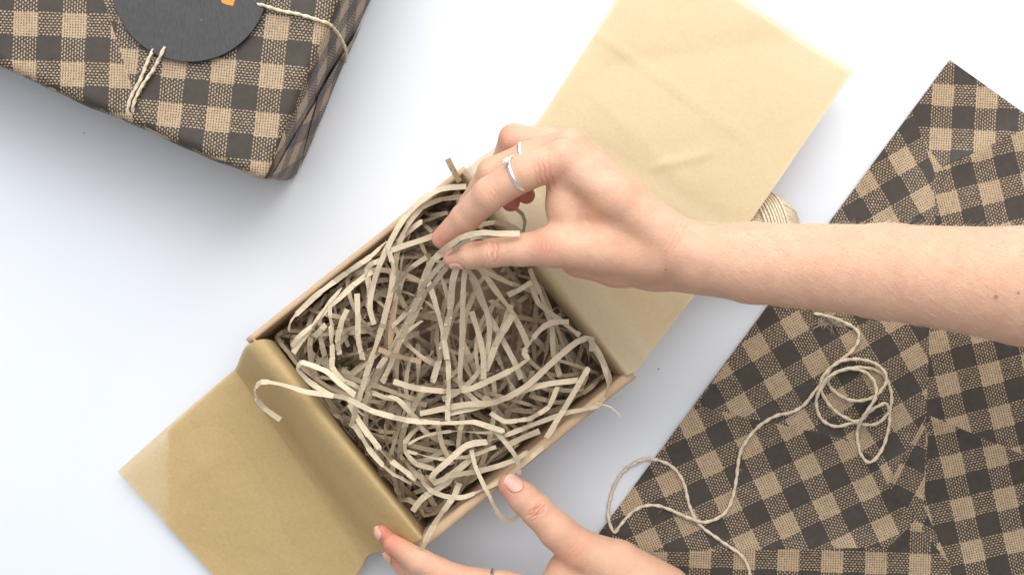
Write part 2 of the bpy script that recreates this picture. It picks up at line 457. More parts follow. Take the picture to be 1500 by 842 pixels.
d1 = line_px((395, 640), (530, 812))
d2_ = line_px((262, 628), (330, 720)); d3_ = line_px((330, 640), (420, 800))
def z_left(s, t, v):
    return np.array([0, 0, (0.05 if t < 5 else 0.10) * (fbm((v[0], v[1], 9.0), 0.22, 3) + 0.4) + 0.02 * fbm((v[0], v[1], 1.0), 1.1, 2) + crease(v, d2_, 0.06, 0.2) + crease(v, d3_, -0.07, 0.3)])
rows_l = [[(404, 502, 4.4), (606, 762, 4.4)], [(397, 498, 6.4), (615, 776, 6.4)], [(382, 497, 7.5), (618, 787, 7.45)], [(362, 505, 7.2), (607, 793, 7.1)],
          [(353, 520, 5.4), (572, 803, 5.2)], [(346, 537, 3.0), (540, 812, 2.8)], [(334, 549, 2.25), (520, 842, 2.1)], [(258, 614, 1.2), (465, 890, 1.1)],
          [(172, 690, 0.75), (395, 930, 0.6)]]
v, f = loft(rows_l, 60, 12, z_left)
t_left = tag(obj('tissue_paper', make_mesh('tissue_paper', v, f, M_TISSUE_DIM)), 'golden brown tissue sheet hanging over the near wall onto the table', 'tissue paper')
lay = [[(381, 499, 7.3), (616, 789, 7.25)], [(363, 507, 7.0), (604, 795, 6.9)], [(354, 521, 5.15), (570, 804, 4.95)], [(347, 538, 2.75), (538, 813, 2.55)], [(335, 550, 2.0), (519, 843, 1.85)], [(290, 590, 1.35), (290, 690, 1.35), (440, 890, 0.95)], [(246, 630, 0.95), (244, 768, 0.75), (395, 928, 0.42)]]
v, f = loft(lay, 60, 10, lambda s, t, q: z_left(s, 6, q) * 0.5)
obj('under_layer', make_mesh('under_layer', v, f, M_TISSUE_DIM), t_left)
v, f = loft([[(a[0] + 2, a[1] + 1, max(0.06, a[2] - 0.12)) for a in r] for r in lay], 40, 8, lambda s, t, q: z_left(s, 6, q) * 0.3)
obj('under_layer', make_mesh('under_layer', v, f, M_TISSUE_DIM), t_left)

# ------------------------------------------------------------------ gingham paper: patch helper
CHK = 1.57
def rot_uv(xy, deg, ox=0.0, oy=0.0):
    a = math.radians(deg); c, s = math.cos(a), math.sin(a)
    return ((xy[0] * c + xy[1] * s) / CHK + ox, (-xy[0] * s + xy[1] * c) / CHK + oy)

# flat sheet of wrapping paper on the right
patches = [  # polygon in photo pixels, turn of the print (degrees, image clockwise), offset
    ([(1391, 88), (1790, 372), (1790, 60), (1500, 190), (1432, 222), (1380, 246), (1352, 205), (1335, 162)], 3, (0.3, 0.1)),
    ([(1335, 162), (1352, 205), (1368, 250), (1370, 330), (1361, 490), (1357, 608), (1301, 710), (1281, 670), (1231, 640), (1100, 613), (1020, 593), (1130, 440)], 60, (0.1, 0.55)),
    ([(1368, 248), (1432, 222), (1500, 190), (1790, 60), (1790, 780), (1500, 666), (1361, 608), (1361, 490), (1370, 330)], -14, (0.2, 0.4)),
    ([(1020, 593), (1100, 613), (1231, 640), (1281, 670), (1301, 710), (1340, 760), (1301, 801), (945, 808), (880, 770)], -25, (0.5, 0.2)),
    ([(1361, 608), (1500, 666), (1790, 780), (1790, 1000), (1420, 1000), (1391, 826), (1353, 740)], -13, (0.75, 0.9)),
    ([(1357, 608), (1353, 740), (1391, 826), (1340, 762), (1301, 710)], 28, (0.1, 0.3)),
    ([(945, 808), (1301, 801), (1340, 762), (1391, 826), (1420, 1000), (700, 1000), (800, 900)], 2, (0.4, 0.6)),
]
outline = [(1391, 88), (1760, 352), (1760, 990), (722, 990)]
def inpoly(x, y, poly):
    c = False; j = len(poly) - 1
    for i in range(len(poly)):
        xi, yi = poly[i]; xj, yj = poly[j]
        if (yi > y) != (yj > y) and x < (xj - xi) * (y - yi) / (yj - yi) + xi: c = not c
        j = i
    return c
pts, edges, index = [], [], {}
def vid(p):
    p = (round(p[0], 2), round(p[1], 2))
    if p not in index: index[p] = len(pts); pts.append(p)
    return index[p]
def seg(p, q):
    n = max(1, int(math.hypot(q[0] - p[0], q[1] - p[1]) / 14)); last = vid(p)
    for i in range(1, n + 1):
        k = vid((p[0] + (q[0] - p[0]) * i / n, p[1] + (q[1] - p[1]) * i / n)); edges.append((last, k)); last = k
for i in range(4): seg(outline[i], outline[(i + 1) % 4])
seams = []
for poly, _, _ in patches:
    for i in range(len(poly)):
        p, q = poly[i], poly[(i + 1) % len(poly)]
        if inpoly((p[0] + q[0]) / 2, (p[1] + q[1]) / 2, outline):
            seg(p, q); seams.append((np.array(p, float), np.array(q, float)))
for x in range(700, 1780, 15):
    for y in range(90, 990, 15):
        q = (x + random.uniform(-3, 3), y + random.uniform(-3, 3))
        if inpoly(*q, outline): vid(q)
rv, re_, rf, *_ = delaunay_2d_cdt([Vector(p) for p in pts], edges, [], 0, 0.05, False)
V2 = [(p.x, p.y) for p in rv]
rf = [f for f in rf if inpoly(sum(V2[i][0] for i in f) / len(f), sum(V2[i][1] for i in f) / len(f), outline)]
def seamd(x, y):
    p = np.array([x, y]); b = 1e9
    for a, c in seams:
        d = c - a; t = min(1, max(0, (p - a) @ d / (d @ d))); b = min(b, np.linalg.norm(p - a - d * t))
    return b
def sheet_z(x, y):
    d = seamd(x, y)
    z = 0.24 + 0.14 * fbm((x * 0.012, y * 0.012, 4), 1.0, 2) + 0.16 * math.exp(-(d / 9) ** 1.2)
    ed = abs((x - 1391) * 323 + (y - 88) * 238) / math.hypot(323, 238)
    z += 0.22 * math.exp(-(ed / 22) ** 1.3) * (0.7 + fbm((x * .006, y * .006, 2), 1.0, 2))
    return max(0.06, z)
v3 = [P(x, y, sheet_z(x, y)) for x, y in V2]
me = make_mesh('wrapping_paper', v3, rf, M_GING)
uvl = me.uv_layers.new(name='UVMap')
for pl in me.polygons:
    c = [sum(V2[i][k] for i in pl.vertices) / len(pl.vertices) for k in (0, 1)]
    pt = next((p for p in patches if inpoly(c[0], c[1], p[0])), patches[2])
    for li in pl.loop_indices:
        x, y = V2[me.loops[li].vertex_index]
        uvl.data[li].uv = rot_uv(((x - 1100) / PPC, (y - 500) / PPC), pt[1], *pt[2])
me.uv_layers.new(name='patch')
tag(obj('wrapping_paper', me), 'loose sheet of dark brown checked wrapping paper under the arm', 'wrapping paper')

# ------------------------------------------------------------------ wrapped gift
GZ = 9.2
g_o = tag(empty('wrapped_gift', P(190, 10, 0)), 'gift wrapped in dark brown checked kraft paper', 'gift')
gt = [np.array([-203, 14]), np.array([390, 270]), np.array([582, -199]), np.array([-10, -458])]
gtop = [P(*q, GZ) for q in gt]
gbase = []
for q in gtop: p = q.copy(); p[2] = 0.05; gbase.append(p)
gbase[1] += np.array([0.2, 0.7, 0]); gbase[2] += np.array([0.3, 0.1, 0])
def gmap(a, b, c):            # unit cube -> gift
    f = lambda A: A[0] * (1 - a) * (1 - b) + A[1] * a * (1 - b) + A[2] * a * b + A[3] * (1 - a) * b
    return f(gbase) * (1 - c) + f(gtop) * c
gv, gf, guv, gseam = [], [], [], []
GW, GD = np.linalg.norm(gtop[1] - gtop[0]), np.linalg.norm(gtop[2] - gtop[1])
DIM = np.array([GW, GD, GZ]); RR = 0.75
ea = (gtop[1] - gtop[0]) / GW; eb = (gtop[3] - gtop[0]) / np.linalg.norm(gtop[3] - gtop[0])
def gpoint(p):
    q = np.clip(p, RR, DIM - RR); d = p - q; n = np.linalg.norm(d)
    if n > 1e-6: p = q + d / n * RR
    w = gmap(*(p / DIM))
    k = fbm(w * 0.9, 0.22, 3)
    nn = np.zeros(3); 
    if n > 1e-6:
        dd = d / n; nn = ea * dd[0] + eb * dd[1] + np.array([0, 0, dd[2]])
    # folds pulled towards the corners and along the lower edges
    edge = max(0, 1 - (DIM[2] - p[2]) / 3.0) * max(0, 1 - min(p[1], DIM[0] - p[0]) / 2.5)
    pl = 0.03 * math.sin(p[0] * 2.1 + 2.0 * fbm(p, 0.4, 2)) * edge
    return w + nn * (0.10 * k + pl - (0.05 if n else 0))
sp0, sp1, sp2 = P(158, 20, GZ)[:2], P(197, 140, GZ)[:2], P(150, 215, GZ)[:2]
def seam_d(w):
    d = sp1 - sp0; n = np.array([-d[1], d[0]]) / np.linalg.norm(d)
    return -(w[:2] - sp0) @ n + 0.0
def face(fixed, val, i1, i2, uvf, n1, n2):
    base = len(gv)
    for i in range(n1 + 1):
        for j in range(n2 + 1):
            p = np.zeros(3); p[fixed] = val; p[i1] = DIM[i1] * i / n1; p[i2] = DIM[i2] * j / n2
            w = gpoint(p); gv.append(w); guv.append(uvf(p, w)); gseam.append(seam_d(w) if fixed == 2 else -1.0)
    for i in range(n1):
        for j in range(n2):
            gf.append((base + i * (n2 + 1) + j, base + (i + 1) * (n2 + 1) + j, base + (i + 1) * (n2 + 1) + j + 1, base + i * (n2 + 1) + j + 1))
top_uv = lambda p, w: rot_uv((w[0] + 4, -w[1]), 6.0, 0.58, 0.28)
face(2, GZ, 0, 1, top_uv, 110, 90)
face(1, 0.0, 0, 2, lambda p, w: rot_uv((p[0], p[2]), 24, 0.2, 0.3), 110, 34)
face(0, GW, 1, 2, lambda p, w: rot_uv((p[1], p[2]), -32, 0.1, 0.4), 90, 34)
face(1, GD, 0, 2, lambda p, w: rot_uv((p[0], p[2]), 24), 40, 16)
face(0, 0.0, 1, 2, lambda p, w: rot_uv((p[1], p[2]), -32), 40, 16)
me = make_mesh('wrapping', gv, gf, M_GING)
uvl = me.uv_layers.new(name='UVMap'); uvb = me.uv_layers.new(name='patch')
at = me.attributes.new('seam', 'FLOAT', 'POINT'); at.data.foreach_set('value', gseam)
for li, lp in enumerate(me.loops):
    vi = lp.vertex_index; uvl.data[li].uv = guv[vi]; w = gv[vi]
    uvb.data[li].uv = rot_uv((w[0] + 4, -w[1]), 2.0, 0.15, 0.62)
bm = bmesh.new(); bm.from_mesh(me); bmesh.ops.remove_doubles(bm, verts=bm.verts, dist=0.0002); bmesh.ops.recalc_face_normals(bm, faces=bm.faces); bm.to_mesh(me); bm.free()
for p in me.polygons: p.use_smooth = True
wrap = obj('wrapping', me, g_o)
# folded end flaps of the paper on the right-hand end
def flap(tri, uvdeg, proud, name='end_flap'):
    vs, fs, uvs = [], [], []
    N = 10
    A, B, C3 = [np.array(t, float) for t in tri]      # (b, z) on the end face
    idx = {}
    for i in range(N + 1):
        for j in range(N + 1 - i):
            q = A + (B - A) * i / N + (C3 - A) * j / N
            w = gpoint(np.array([GW, q[0], q[1]])) + ea * (proud + 0.05 * (i / N)) ; idx[i, j] = len(vs); vs.append(w); uvs.append(rot_uv(q, uvdeg, .3, .2))
    for i in range(N):
        for j in range(N - i):
            fs.append((idx[i, j], idx[i + 1, j], idx[i, j + 1]))
            if i + j < N - 1: fs.append((idx[i + 1, j], idx[i + 1, j + 1], idx[i, j + 1]))
    m = make_mesh(name, vs, fs, M_GING); u = m.uv_layers.new(name='UVMap')
    for li, lp in enumerate(m.loops): u.data[li].uv = uvs[lp.vertex_index]
    m.uv_layers.new(name='patch'); return obj(name, m, g_o)
flap([(0.3, GZ - 0.9), (0.3, 0.5), (6.8, 4.4)], 15, 0.06)
flap([(1.0, 0.5), (13, 0.5), (6.6, 5.0)], 40, 0.13)

# round tag on the gift
tg = tag(empty('gift_tag', P(278, -24, GZ + 0.2)), 'round charcoal card tag tied on top of the gift', 'gift tag')
def disc(c, r, z0, z1, n=96, seed=0):
    v, f = [], []
    for z, rr in ((z0, r), (z1 - 0.02, r), (z1, r - 0.025)):
        for k in range(n):
            a = 2 * math.pi * k / n; v.append((c[0] + rr * math.cos(a), c[1] + rr * math.sin(a), z))
    for l in (0, 1): f += [(l * n + k, l * n + (k + 1) % n, (l + 1) * n + (k + 1) % n, (l + 1) * n + k) for k in range(n)]
    f += [tuple(range(n))[::-1], tuple(2 * n + k for k in range(n))]
    return v, f
TZ = GZ + 0.36
tc = P(278, -24, TZ); v, f = disc(tc, 115 / ppc(TZ), TZ - 0.12, TZ)
obj('card_disc', make_mesh('card_disc', v, f, M_TAG, False), tg)
pm = MB()
for poly in ([(322, -3), (326, 5), (333, 7.5), (341, 9), (345, -2), (341, -5), (339.5, 2), (336, -1), (334, -8)], [(322, -3), (334, -8), (330, -16), (318, -12)], [(341, -5), (345, -2), (350, -14), (345, -17)]):
    w = [P(x, y, TZ + 0.006) for x, y in poly]; b = [q + np.array([0, 0, 0.008]) for q in w]; n = len(w)
    pm.add(w + b, [tuple(range(n, 2 * n))[::-1]] + [(k, (k + 1) % n, n + (k + 1) % n, n + k) for k in range(n)])
pm.build('printed_mark', M_ORANGE, tg, False)
for hx, hy in ((239, 74), (383, 9)):
    v, f = disc(P(hx, hy, TZ), 0.13, TZ - 0.02, TZ + 0.012, 20); obj('hole_dark_disc', make_mesh('hole_dark_disc', v, f, mat_simple('hole', (0.01, 0.01, 0.01), 0.9), False), tg)  # black disc standing in for the dark of the punched opening

# twine tied round the gift
mb = MB(); fz = MB()
UT = GZ + 0.12
tie_path = [(505, 92, GZ - 7.5), (507, 80, GZ - 5), (504, 67, GZ - 3.2), (495, 50, GZ - 1.8), (482, 36, GZ - 0.1), (466, 30, GZ + 0.22), (440, 22, GZ + 0.26), (410, 16, GZ + 0.32), (388, 9, TZ + 0.12), (380, 7, TZ - 0.06),
            (365, 5, UT), (300, 30, UT), (250, 55, UT), (242, 68, UT + .1), (238, 76, TZ + 0.14), (226, 100, GZ + 0.30), (207, 128, GZ + 0.24), (196, 152, GZ + 0.12), (195, 170, GZ - 0.3), (199, 181, GZ - 0.8), (206, 184, GZ - 2.2), (212, 186, GZ - 4), (207, 185, GZ - 3.6), (199, 180, GZ - 1.9), (191, 173, GZ - 0.5), (187, 162, GZ + 0.02), (192, 142, GZ + 0.2), (205, 118, GZ + 0.25), (219, 84, GZ + 0.32), (230, 64, UT + .02)]
path, a, b = mb.twine(catmull([P(*q) for q in tie_path], 0.12), 0.105, 0.6); fz.fuzz(path, a, b, 0.1, 3)
tie = tag(mb.build('twine', M_TWINE), 'pale twine threaded through the round tag and around the gift', 'twine')
tag(fz.build('loose_fibre', M_TWINE, tie), None, None, None, 'stuff')

# ------------------------------------------------------------------ loose twine on the checked sheet, and the twine ball
mb = MB(); fz = MB()
p1 = [ZC(40, 62, .45), ZC(100, 72, .5), ZC(190, 105, .5), ZC(248, 145, .55), ZC(252, 190, .5), ZC(215, 245, .4), ZC(130, 312, .45), ZC(105, 372, .5), ZC(140, 432, .5), ZC(230, 476, .7), ZC(325, 457, .9), ZC(384, 392, .9),
      ZC(372, 330, .8), ZC(300, 287, .7), ZC(210, 280, .8), ZC(140, 305, 1.1), ZC(76, 380, .9), ZC(88, 455, .6), ZC(150, 530, .5), ZC(250, 580, .8), ZC(340, 586, .6), ZC(400, 520, .5), ZC(407, 435, .5), ZC(370, 352, .5),
      ZC(300, 321, .5), ZC(220, 319, .6), ZC(140, 346, .8), ZC(78, 415, .8), ZC(52, 485, .5), ZC(75, 562, .45), ZC(140, 597, .5), ZC(215, 584, .7), ZC(275, 560, .8), ZC(310, 525, 1.0), ZC(350, 500, .9), ZC(388, 492, .8),
      ZC(402, 560, .5), ZC(372, 690, .45), ZC(305, 766, .45), ZC(258, 715, .5), ZC(250, 620, .6), ZC(280, 552, 1.2), ZC(335, 460, 1.2), ZC(330, 390, .9), ZC(280, 338, .6), ZC(205, 325, .8), ZC(130, 352, 1.1), ZC(60, 415, .7), ZC(0, 490, .5),
      Z6(600, 366, .45), Z6(545, 380, .45), Z6(490, 420, .5), Z6(450, 480, .5), Z6(437, 560, .45), Z6(425, 620, .5), Z6(400, 665, .5), Z6(350, 688, .55), Z6(300, 677, .8), Z6(240, 650, .6), Z6(190, 637, .45),
      Z6(140, 652, .45), Z6(100, 690, .4), Z6(78, 715, .4), Z6(62, 672, .3), Z6(70, 610, .25), Z6(100, 550, .5), Z6(150, 512, .7), Z6(200, 505, .5), Z6(250, 527, .45), Z6(282, 572, .45), Z6(300, 640, .5),
      Z6(325, 690, .45), Z6(380, 735, .45), Z6(440, 775, .5), Z6(465, 805, .5), Z6(478, 850, .5), Z6(480, 920, .5)]
pa = catmull(p1, 0.12); pa = pa + 0.02 * np.stack([np.array([fbm(q, 0.9, 2) for q in pa]), np.array([fbm(q + 40, 0.9, 2) for q in pa]), np.zeros(len(pa))], 1)
floor_z = []
for q in pa:
    k = ppc(q[2]); x, y = q[0] * k + 750, 421 - q[1] * k
    floor_z.append(sheet_z(x, y) + 0.13 if inpoly(x, y, outline) else 0.14)
floor_z = np.array(floor_z); w9 = np.ones(9) / 9; floor_z = np.convolve(np.pad(floor_z, 4, 'edge'), w9, 'valid')
pa[:, 2] = np.maximum(floor_z + np.maximum(0, pa[:, 2] - 0.5) * 0.9, 0.13)
path, a, b = mb.twine(pa, 0.113, 0.75); fz.fuzz(path, a, b, 0.11, 5.0)
for _ in range(70):             # frayed end near the arm
    p = ZC(random.uniform(60, 190), random.uniform(70, 120), 0.4); d = np.array([random.gauss(0, 1), random.gauss(-.2, .5), random.uniform(-.1, .3)])
    fz.tube([p, p + d * 0.3, p + d * 0.5 + np.array([0, -0.15, 0.1])], [0.012, 0.01, 0.005], 3, False)
tw = tag(mb.build('twine', M_TWINE), 'loose length of pale twine coiled on the checked wrapping paper', 'twine')
tag(fz.build('loose_fibre', M_TWINE, tw), None, None, None, 'stuff')

bc = P(1120, 336, 2.45); BR = 2.3
ball = tag(empty('twine_ball', (bc[0], bc[1], 0)), 'wound ball of pale jute twine half hidden behind the forearm', 'twine ball')
mb = MB()
def winding(axis, tilt_n, spread, n):
    ax = np.array(axis, float); ax /= np.linalg.norm(ax)
    u = np.cross(ax, [0.3, 0.2, 1]); u /= np.linalg.norm(u); w = np.cross(ax, u)
    for k in range(n):
        h = (k / (n - 1) - 0.5) * 2 * spread; rr = math.sqrt(max(0.05, 1 - h * h)); R = BR * (1.0 + 0.02 * tilt_n + random.uniform(-.012, .012))
        th = np.linspace(0, 2 * math.pi, 56)
        path = bc + R * (h * ax[None] + rr * (np.cos(th)[:, None] * u + np.sin(th)[:, None] * w)) + 0.12 * np.sin(th * 1 + tilt_n)[:, None] * ax
        mb.tube(path, 0.095, 6, False)
winding((-0.35, -0.9, 0.15), 0, 0.97, 27)
winding((0.55, 0.2, 0.8), 2.5, 0.42, 11)
winding((0.95, 0.25, -0.2), 5, 0.30, 8)
win = mb.build('winding', M_TWINE, ball)
v, f = [], []
for i in range(25):
    for k in range(36):
        a = math.pi * i / 24; b = 2 * math.pi * k / 36
        v.append(bc + BR * 0.985 * np.array([math.sin(a) * math.cos(b), math.sin(a) * math.sin(b), math.cos(a)]))
for i in range(24): f += [(i * 36 + k, (i + 1) * 36 + k, (i + 1) * 36 + (k + 1) % 36, i * 36 + (k + 1) % 36) for k in range(36)]
obj('core', make_mesh('core', v, f, M_TWINE), ball)
fz = MB()
for _ in range(160):
    d = np.array([random.gauss(0, 1) for _ in range(3)]); d /= np.linalg.norm(d); e = np.cross(d, [random.gauss(0, 1) for _ in range(3)])
    p = bc + d * (BR + 0.1); fz.tube([p, p + d * 0.1 + e * 0.2, p + d * 0.25 + e * 0.35], [0.01, 0.008, 0.004], 3, False)
tag(fz.build('loose_fibre', M_TWINE, ball), None, None, None, 'stuff')

# ------------------------------------------------------------------ hands: one implicit surface per arm
def sd_chain(G, chain, k):
    D = None
    for (a, ra), (b, rb) in zip(chain[:-1], chain[1:]):
        ba = b - a; L2 = float(ba @ ba)
        dx, dy, dz = G[0] - a[0], G[1] - a[1], G[2] - a[2]
        t = np.clip((dx * ba[0] + dy * ba[1] + dz * ba[2]) / L2, 0, 1)
        d = np.sqrt((dx - t * ba[0]) ** 2 + (dy - t * ba[1]) ** 2 + (dz - t * ba[2]) ** 2) - (ra + (rb - ra) * t)
        D = d if D is None else smin(D, d, k)
    return D
def smin(a, b, k):
    h = np.maximum(k - np.abs(a - b), 0) / k
    return np.minimum(a, b) - h * h * k * 0.25
def field(groups, h, pad=0.6):
    """groups: (chains, k inside, k against what is there already)."""
    allp = np.array([q for g in groups for c in g[0] for q, r in c]); allr = np.array([r for g in groups for c in g[0] for q, r in c])
    lo = (allp - allr[:, None]).min(0) - pad; hi = (allp + allr[:, None]).max(0) + pad
    n = np.ceil((hi - lo) / h).astype(int) + 1
    ax = [lo[i] + h * np.arange(n[i]) for i in range(3)]
    D = np.full(n, 9.0, np.float32)
    for chains, ki, ko in groups:
        for c in chains:
            pp = np.array([q for q, r in c]); r = np.array([r for q, r in c])
            l = np.clip(((pp - r[:, None]).min(0) - 1.2 - lo) / h, 0, n - 1).astype(int); u = np.clip(((pp + r[:, None]).max(0) + 1.2 - lo) / h, 1, n).astype(int) + 1
            sl = tuple(slice(l[i], min(u[i], n[i])) for i in range(3))
            G = np.meshgrid(*[ax[i][sl[i]].astype(np.float32) for i in range(3)], indexing='ij', sparse=True)
            d = sd_chain(G, c, ki)
            D[sl] = smin(D[sl], d.astype(np.float32), ko)
    return D, lo, h
def surface_nets(D, lo, h):
    S = D < 0
    n = np.array(D.shape)
    cs = sum(S[i:n[0] - 1 + i, j:n[1] - 1 + j, k:n[2] - 1 + k].astype(np.int8) for i in (0, 1) for j in (0, 1) for k in (0, 1))
    act = (cs > 0) & (cs < 8); idx = np.full(act.shape, -1, np.int64); C = np.argwhere(act); idx[act] = np.arange(len(C))
    acc = np.zeros((len(C), 3)); cnt = np.zeros(len(C))
    off = [(i, j, k) for i in (0, 1) for j in (0, 1) for k in (0, 1)]
    for a in off:
        for axn in range(3):
            if a[axn]: continue
            b = list(a); b[axn] = 1
            da = D[C[:, 0] + a[0], C[:, 1] + a[1], C[:, 2] + a[2]]; db = D[C[:, 0] + b[0], C[:, 1] + b[1], C[:, 2] + b[2]]
            m = (da < 0) != (db < 0); t = np.where(m, da / np.where(m, da - db, 1), 0)
            p = np.tile(np.array(a, float), (len(C), 1)); p[:, axn] = t
            acc[m] += p[m]; cnt[m] += 1
    V = lo + h * (C + acc / cnt[:, None])
    F = []
    for axn in range(3):
        o1, o2 = [(1, 2), (2, 0), (0, 1)][axn]
        A = np.moveaxis(S, axn, 0); ch = np.argwhere(np.moveaxis(A[:-1] != A[1:], 0, axn))
        ok = (ch[:, o1] > 0) & (ch[:, o2] > 0) & (ch[:, o1] < n[o1] - 1) & (ch[:, o2] < n[o2] - 1); ch = ch[ok]
        def cell(d1, d2):
            q = ch.copy(); q[:, o1] -= d1; q[:, o2] -= d2; return idx[q[:, 0], q[:, 1], q[:, 2]]
        q = np.stack([cell(1, 1), cell(0, 1), cell(0, 0), cell(1, 0)], 1)
        ins = S[ch[:, 0], ch[:, 1], ch[:, 2]]; q[~ins] = q[~ins][:, ::-1]
        F.append(q)
    return V, np.concatenate(F)
def relax(V, F, it=3, lam=0.5):
    E = np.concatenate([F[:, [0, 1]], F[:, [1, 2]], F[:, [2, 3]], F[:, [3, 0]]]); deg = np.bincount(E[:, 0], minlength=len(V)) + np.bincount(E[:, 1], minlength=len(V))
    for i in range(it * 2):
        l = lam if i % 2 == 0 else -lam * 1.04
        S = np.stack([np.bincount(E[:, 0], V[E[:, 1], k], len(V)) + np.bincount(E[:, 1], V[E[:, 0], k], len(V)) for k in range(3)], 1) / deg[:, None]
        V = V + l * (S - V)
    return V
def normals(V, F):
    n = np.cross(V[F[:, 2]] - V[F[:, 0]], V[F[:, 3]] - V[F[:, 1]]); N = np.zeros_like(V)
    for k in range(4): np.add.at(N, F[:, k], n)
    return N / (np.linalg.norm(N, axis=1)[:, None] + 1e-9)
def K(*q): return [(P(a, b, z), r) for a, b, z, r in q]
def gauss(V, p, r): return np.exp(-(((V - p) ** 2).sum(1)) / (r * r))

def build_arm(groups, h, wrinkles, blush, moles, parent, label):
    D, lo, h = field(groups, h); V, F = surface_nets(D, lo, h); V = relax(V, F); N = normals(V, F)
    bl = np.zeros(len(V)); ds = np.zeros(len(V))
    for (c, d, offs, hl, amp, w, bend) in wrinkles:
        c = P(*c); d = np.array(d, float); d /= np.linalg.norm(d); lat = np.cross([0, 0, 1.0], d); lat /= np.linalg.norm(lat)
        r = V - c; t = r @ d; s = r @ lat; near = np.exp(-((r ** 2).sum(1)) / 3.0) > 0.05
        mask = np.exp(-(s / hl) ** 4) * np.clip(N[:, 2] * 3 - 0.3, 0, 1) * near
        for o, am in offs:
            g = mask * np.exp(-((t - o - bend * s * s - 0.03 * np.sin(s * 9 + o * 20)) / w) ** 2); ds -= amp * am * g; bl += 0.5 * am * g
    for p, r, a in blush: bl += 1.35 * a * gauss(V, P(*p), r)
    for p, r, a in bumps_for.get(label, []): ds += a * gauss(V, P(*p), r)
    V = V + N * ds[:, None]
    mo = np.zeros(len(V))
    for p, r, a in moles: mo = np.maximum(mo, a * np.exp(-((((V - P(*p))[:, :2]) ** 2).sum(1) / (r * r)) ** 2) * (N[:, 2] > 0))
    me = make_mesh('arm', V, F, M_SKIN)
    a = me.attributes.new('blush', 'FLOAT', 'POINT'); a.data.foreach_set('value', np.clip(bl, 0, 1).astype(np.float32))
    a = me.attributes.new('mole', 'FLOAT', 'POINT'); a.data.foreach_set('value', np.clip(mo, 0, 1).astype(np.float32))
    o = obj('arm', me, parent)
    if label: o['label'] = label
    return o, V, N, F
bumps_for = {}

person = tag(empty('person', P(1500, 640, 0)), 'bare arms of a person filling the box, rings on the fingers', 'person')

# right hand, seen from its thumb side, pinching shreds; the forearm runs out of the right edge
idx_f = K((824, 234, 16.3, 1.12), (768, 253, 16.2, 1.05), (718, 284, 15.5, 1.0), (681, 320, 13.9, 0.88), (648, 349, 12.6, 0.66))
mid_f = K((834, 215, 15.0, 1.10), (772, 233, 14.6, 1.0), (722, 253, 13.9, 0.92), (690, 300, 12.0, 0.74), (668, 335, 10.9, 0.6))
rin_f = K((846, 216, 13.2, 1.0), (800, 210, 13.0, 0.92), (752, 203, 12.7, 0.86), (734, 245, 11.0, 0.74), (748, 296, 10.0, 0.6))
pin_f = K((852, 224, 11.6, 0.95), (785, 226, 11.0, 0.75), (755, 258, 10.4, 0.66), (771, 286, 10.3, 0.56))
thumb = K((950, 376, 15.0, 1.5), (880, 366, 15.4, 1.38), (808, 361, 15.4, 1.2), (764, 366, 14.9, 0.95), (722, 370, 14.3, 0.85), (690, 374, 13.6, 0.80), (664, 378, 12.9, 0.62))
palm = [K((824, 234, 16.2, 1.12), (900, 290, 16.2, 1.25), (985, 362, 15.4, 1.55)), K((834, 217, 15.0, 1.08), (915, 288, 15.0, 1.15), (992, 360, 14.6, 1.6)),
        K((846, 217, 13.2, 1.0), (920, 293, 13.4, 1.15), (998, 364, 13.6, 1.6)), K((852, 224, 11.6, 0.98), (925, 300, 12.0, 1.3), (1000, 370, 12.6, 1.7)),
        K((824, 264, 15.6, 1.0), (828, 302, 15.2, 1.05), (834, 345, 15.1, 1.15)), K((868, 288, 15.2, 1.2), (905, 345, 14.9, 1.55), (950, 362, 14.9, 1.6)), K((850, 374, 14.2, 1.35), (905, 382, 13.9, 1.5), (960, 384, 13.6, 1.65), (1070, 386, 13.8, 2.05)),
        K((890, 320, 13.0, 1.5), (950, 360, 13.0, 1.9))]
fore = [K((985, 366, 15.0, 1.75), (1020, 376, 14.9, 1.98), (1100, 385, 15.0, 2.35), (1300, 398, 15.4, 2.80), (1500, 419, 15.8, 3.45), (1720, 440, 16.2, 4.0)),
        K((995, 372, 12.9, 1.7), (1040, 378, 12.8, 1.9), (1150, 388, 12.9, 2.3), (1500, 418, 13.5, 3.2), (1720, 440, 13.8, 3.8))]
groups_r = [(fore, 0.5, 0.9), (palm, 0.6, 0.55), ([thumb], 0.25, 0.5), ([idx_f], 0.25, 0.32), ([mid_f], 0.25, 0.14), ([rin_f], 0.25, 0.10), ([pin_f], 0.25, 0.10)]
wr_r = [((722, 370, 15.1), (-1, 0.05, 0), [(-0.24, .8), (0, 1), (0.14, .7), (0.36, .5)], 0.75, 0.09, 0.065, 0.12),
        ((802, 358, 16.4), (-1, 0.0, 0), [(-.4, .5), (-.15, .7), (0.1, .7), (.35, .5)], 0.6, 0.03, 0.06, 0.2),
        ((793, 259, 16.9), (-0.9, -0.25, 0), [(-0.55, .8), (-0.25, 1), (0.05, 1), (0.3, .7)], 0.85, 0.05, 0.08, -0.1),
        ((718, 281, 16.4), (-0.75, -0.6, 0), [(-.25, .5), (0.0, .6), (0.22, .5)], 0.6, 0.018, 0.06, 0.1),
        ((679, 317, 14.6), (-0.75, -0.65, 0), [(-.1, .5), (0.1, .5)], 0.45, 0.015, 0.05, 0.1),
        ((990, 345, 17), (-0.85, 0.45, 0), [(-.3, .5), (0, .6), (0.3, .5)], 1.3, 0.018, 0.07, 0.0)]
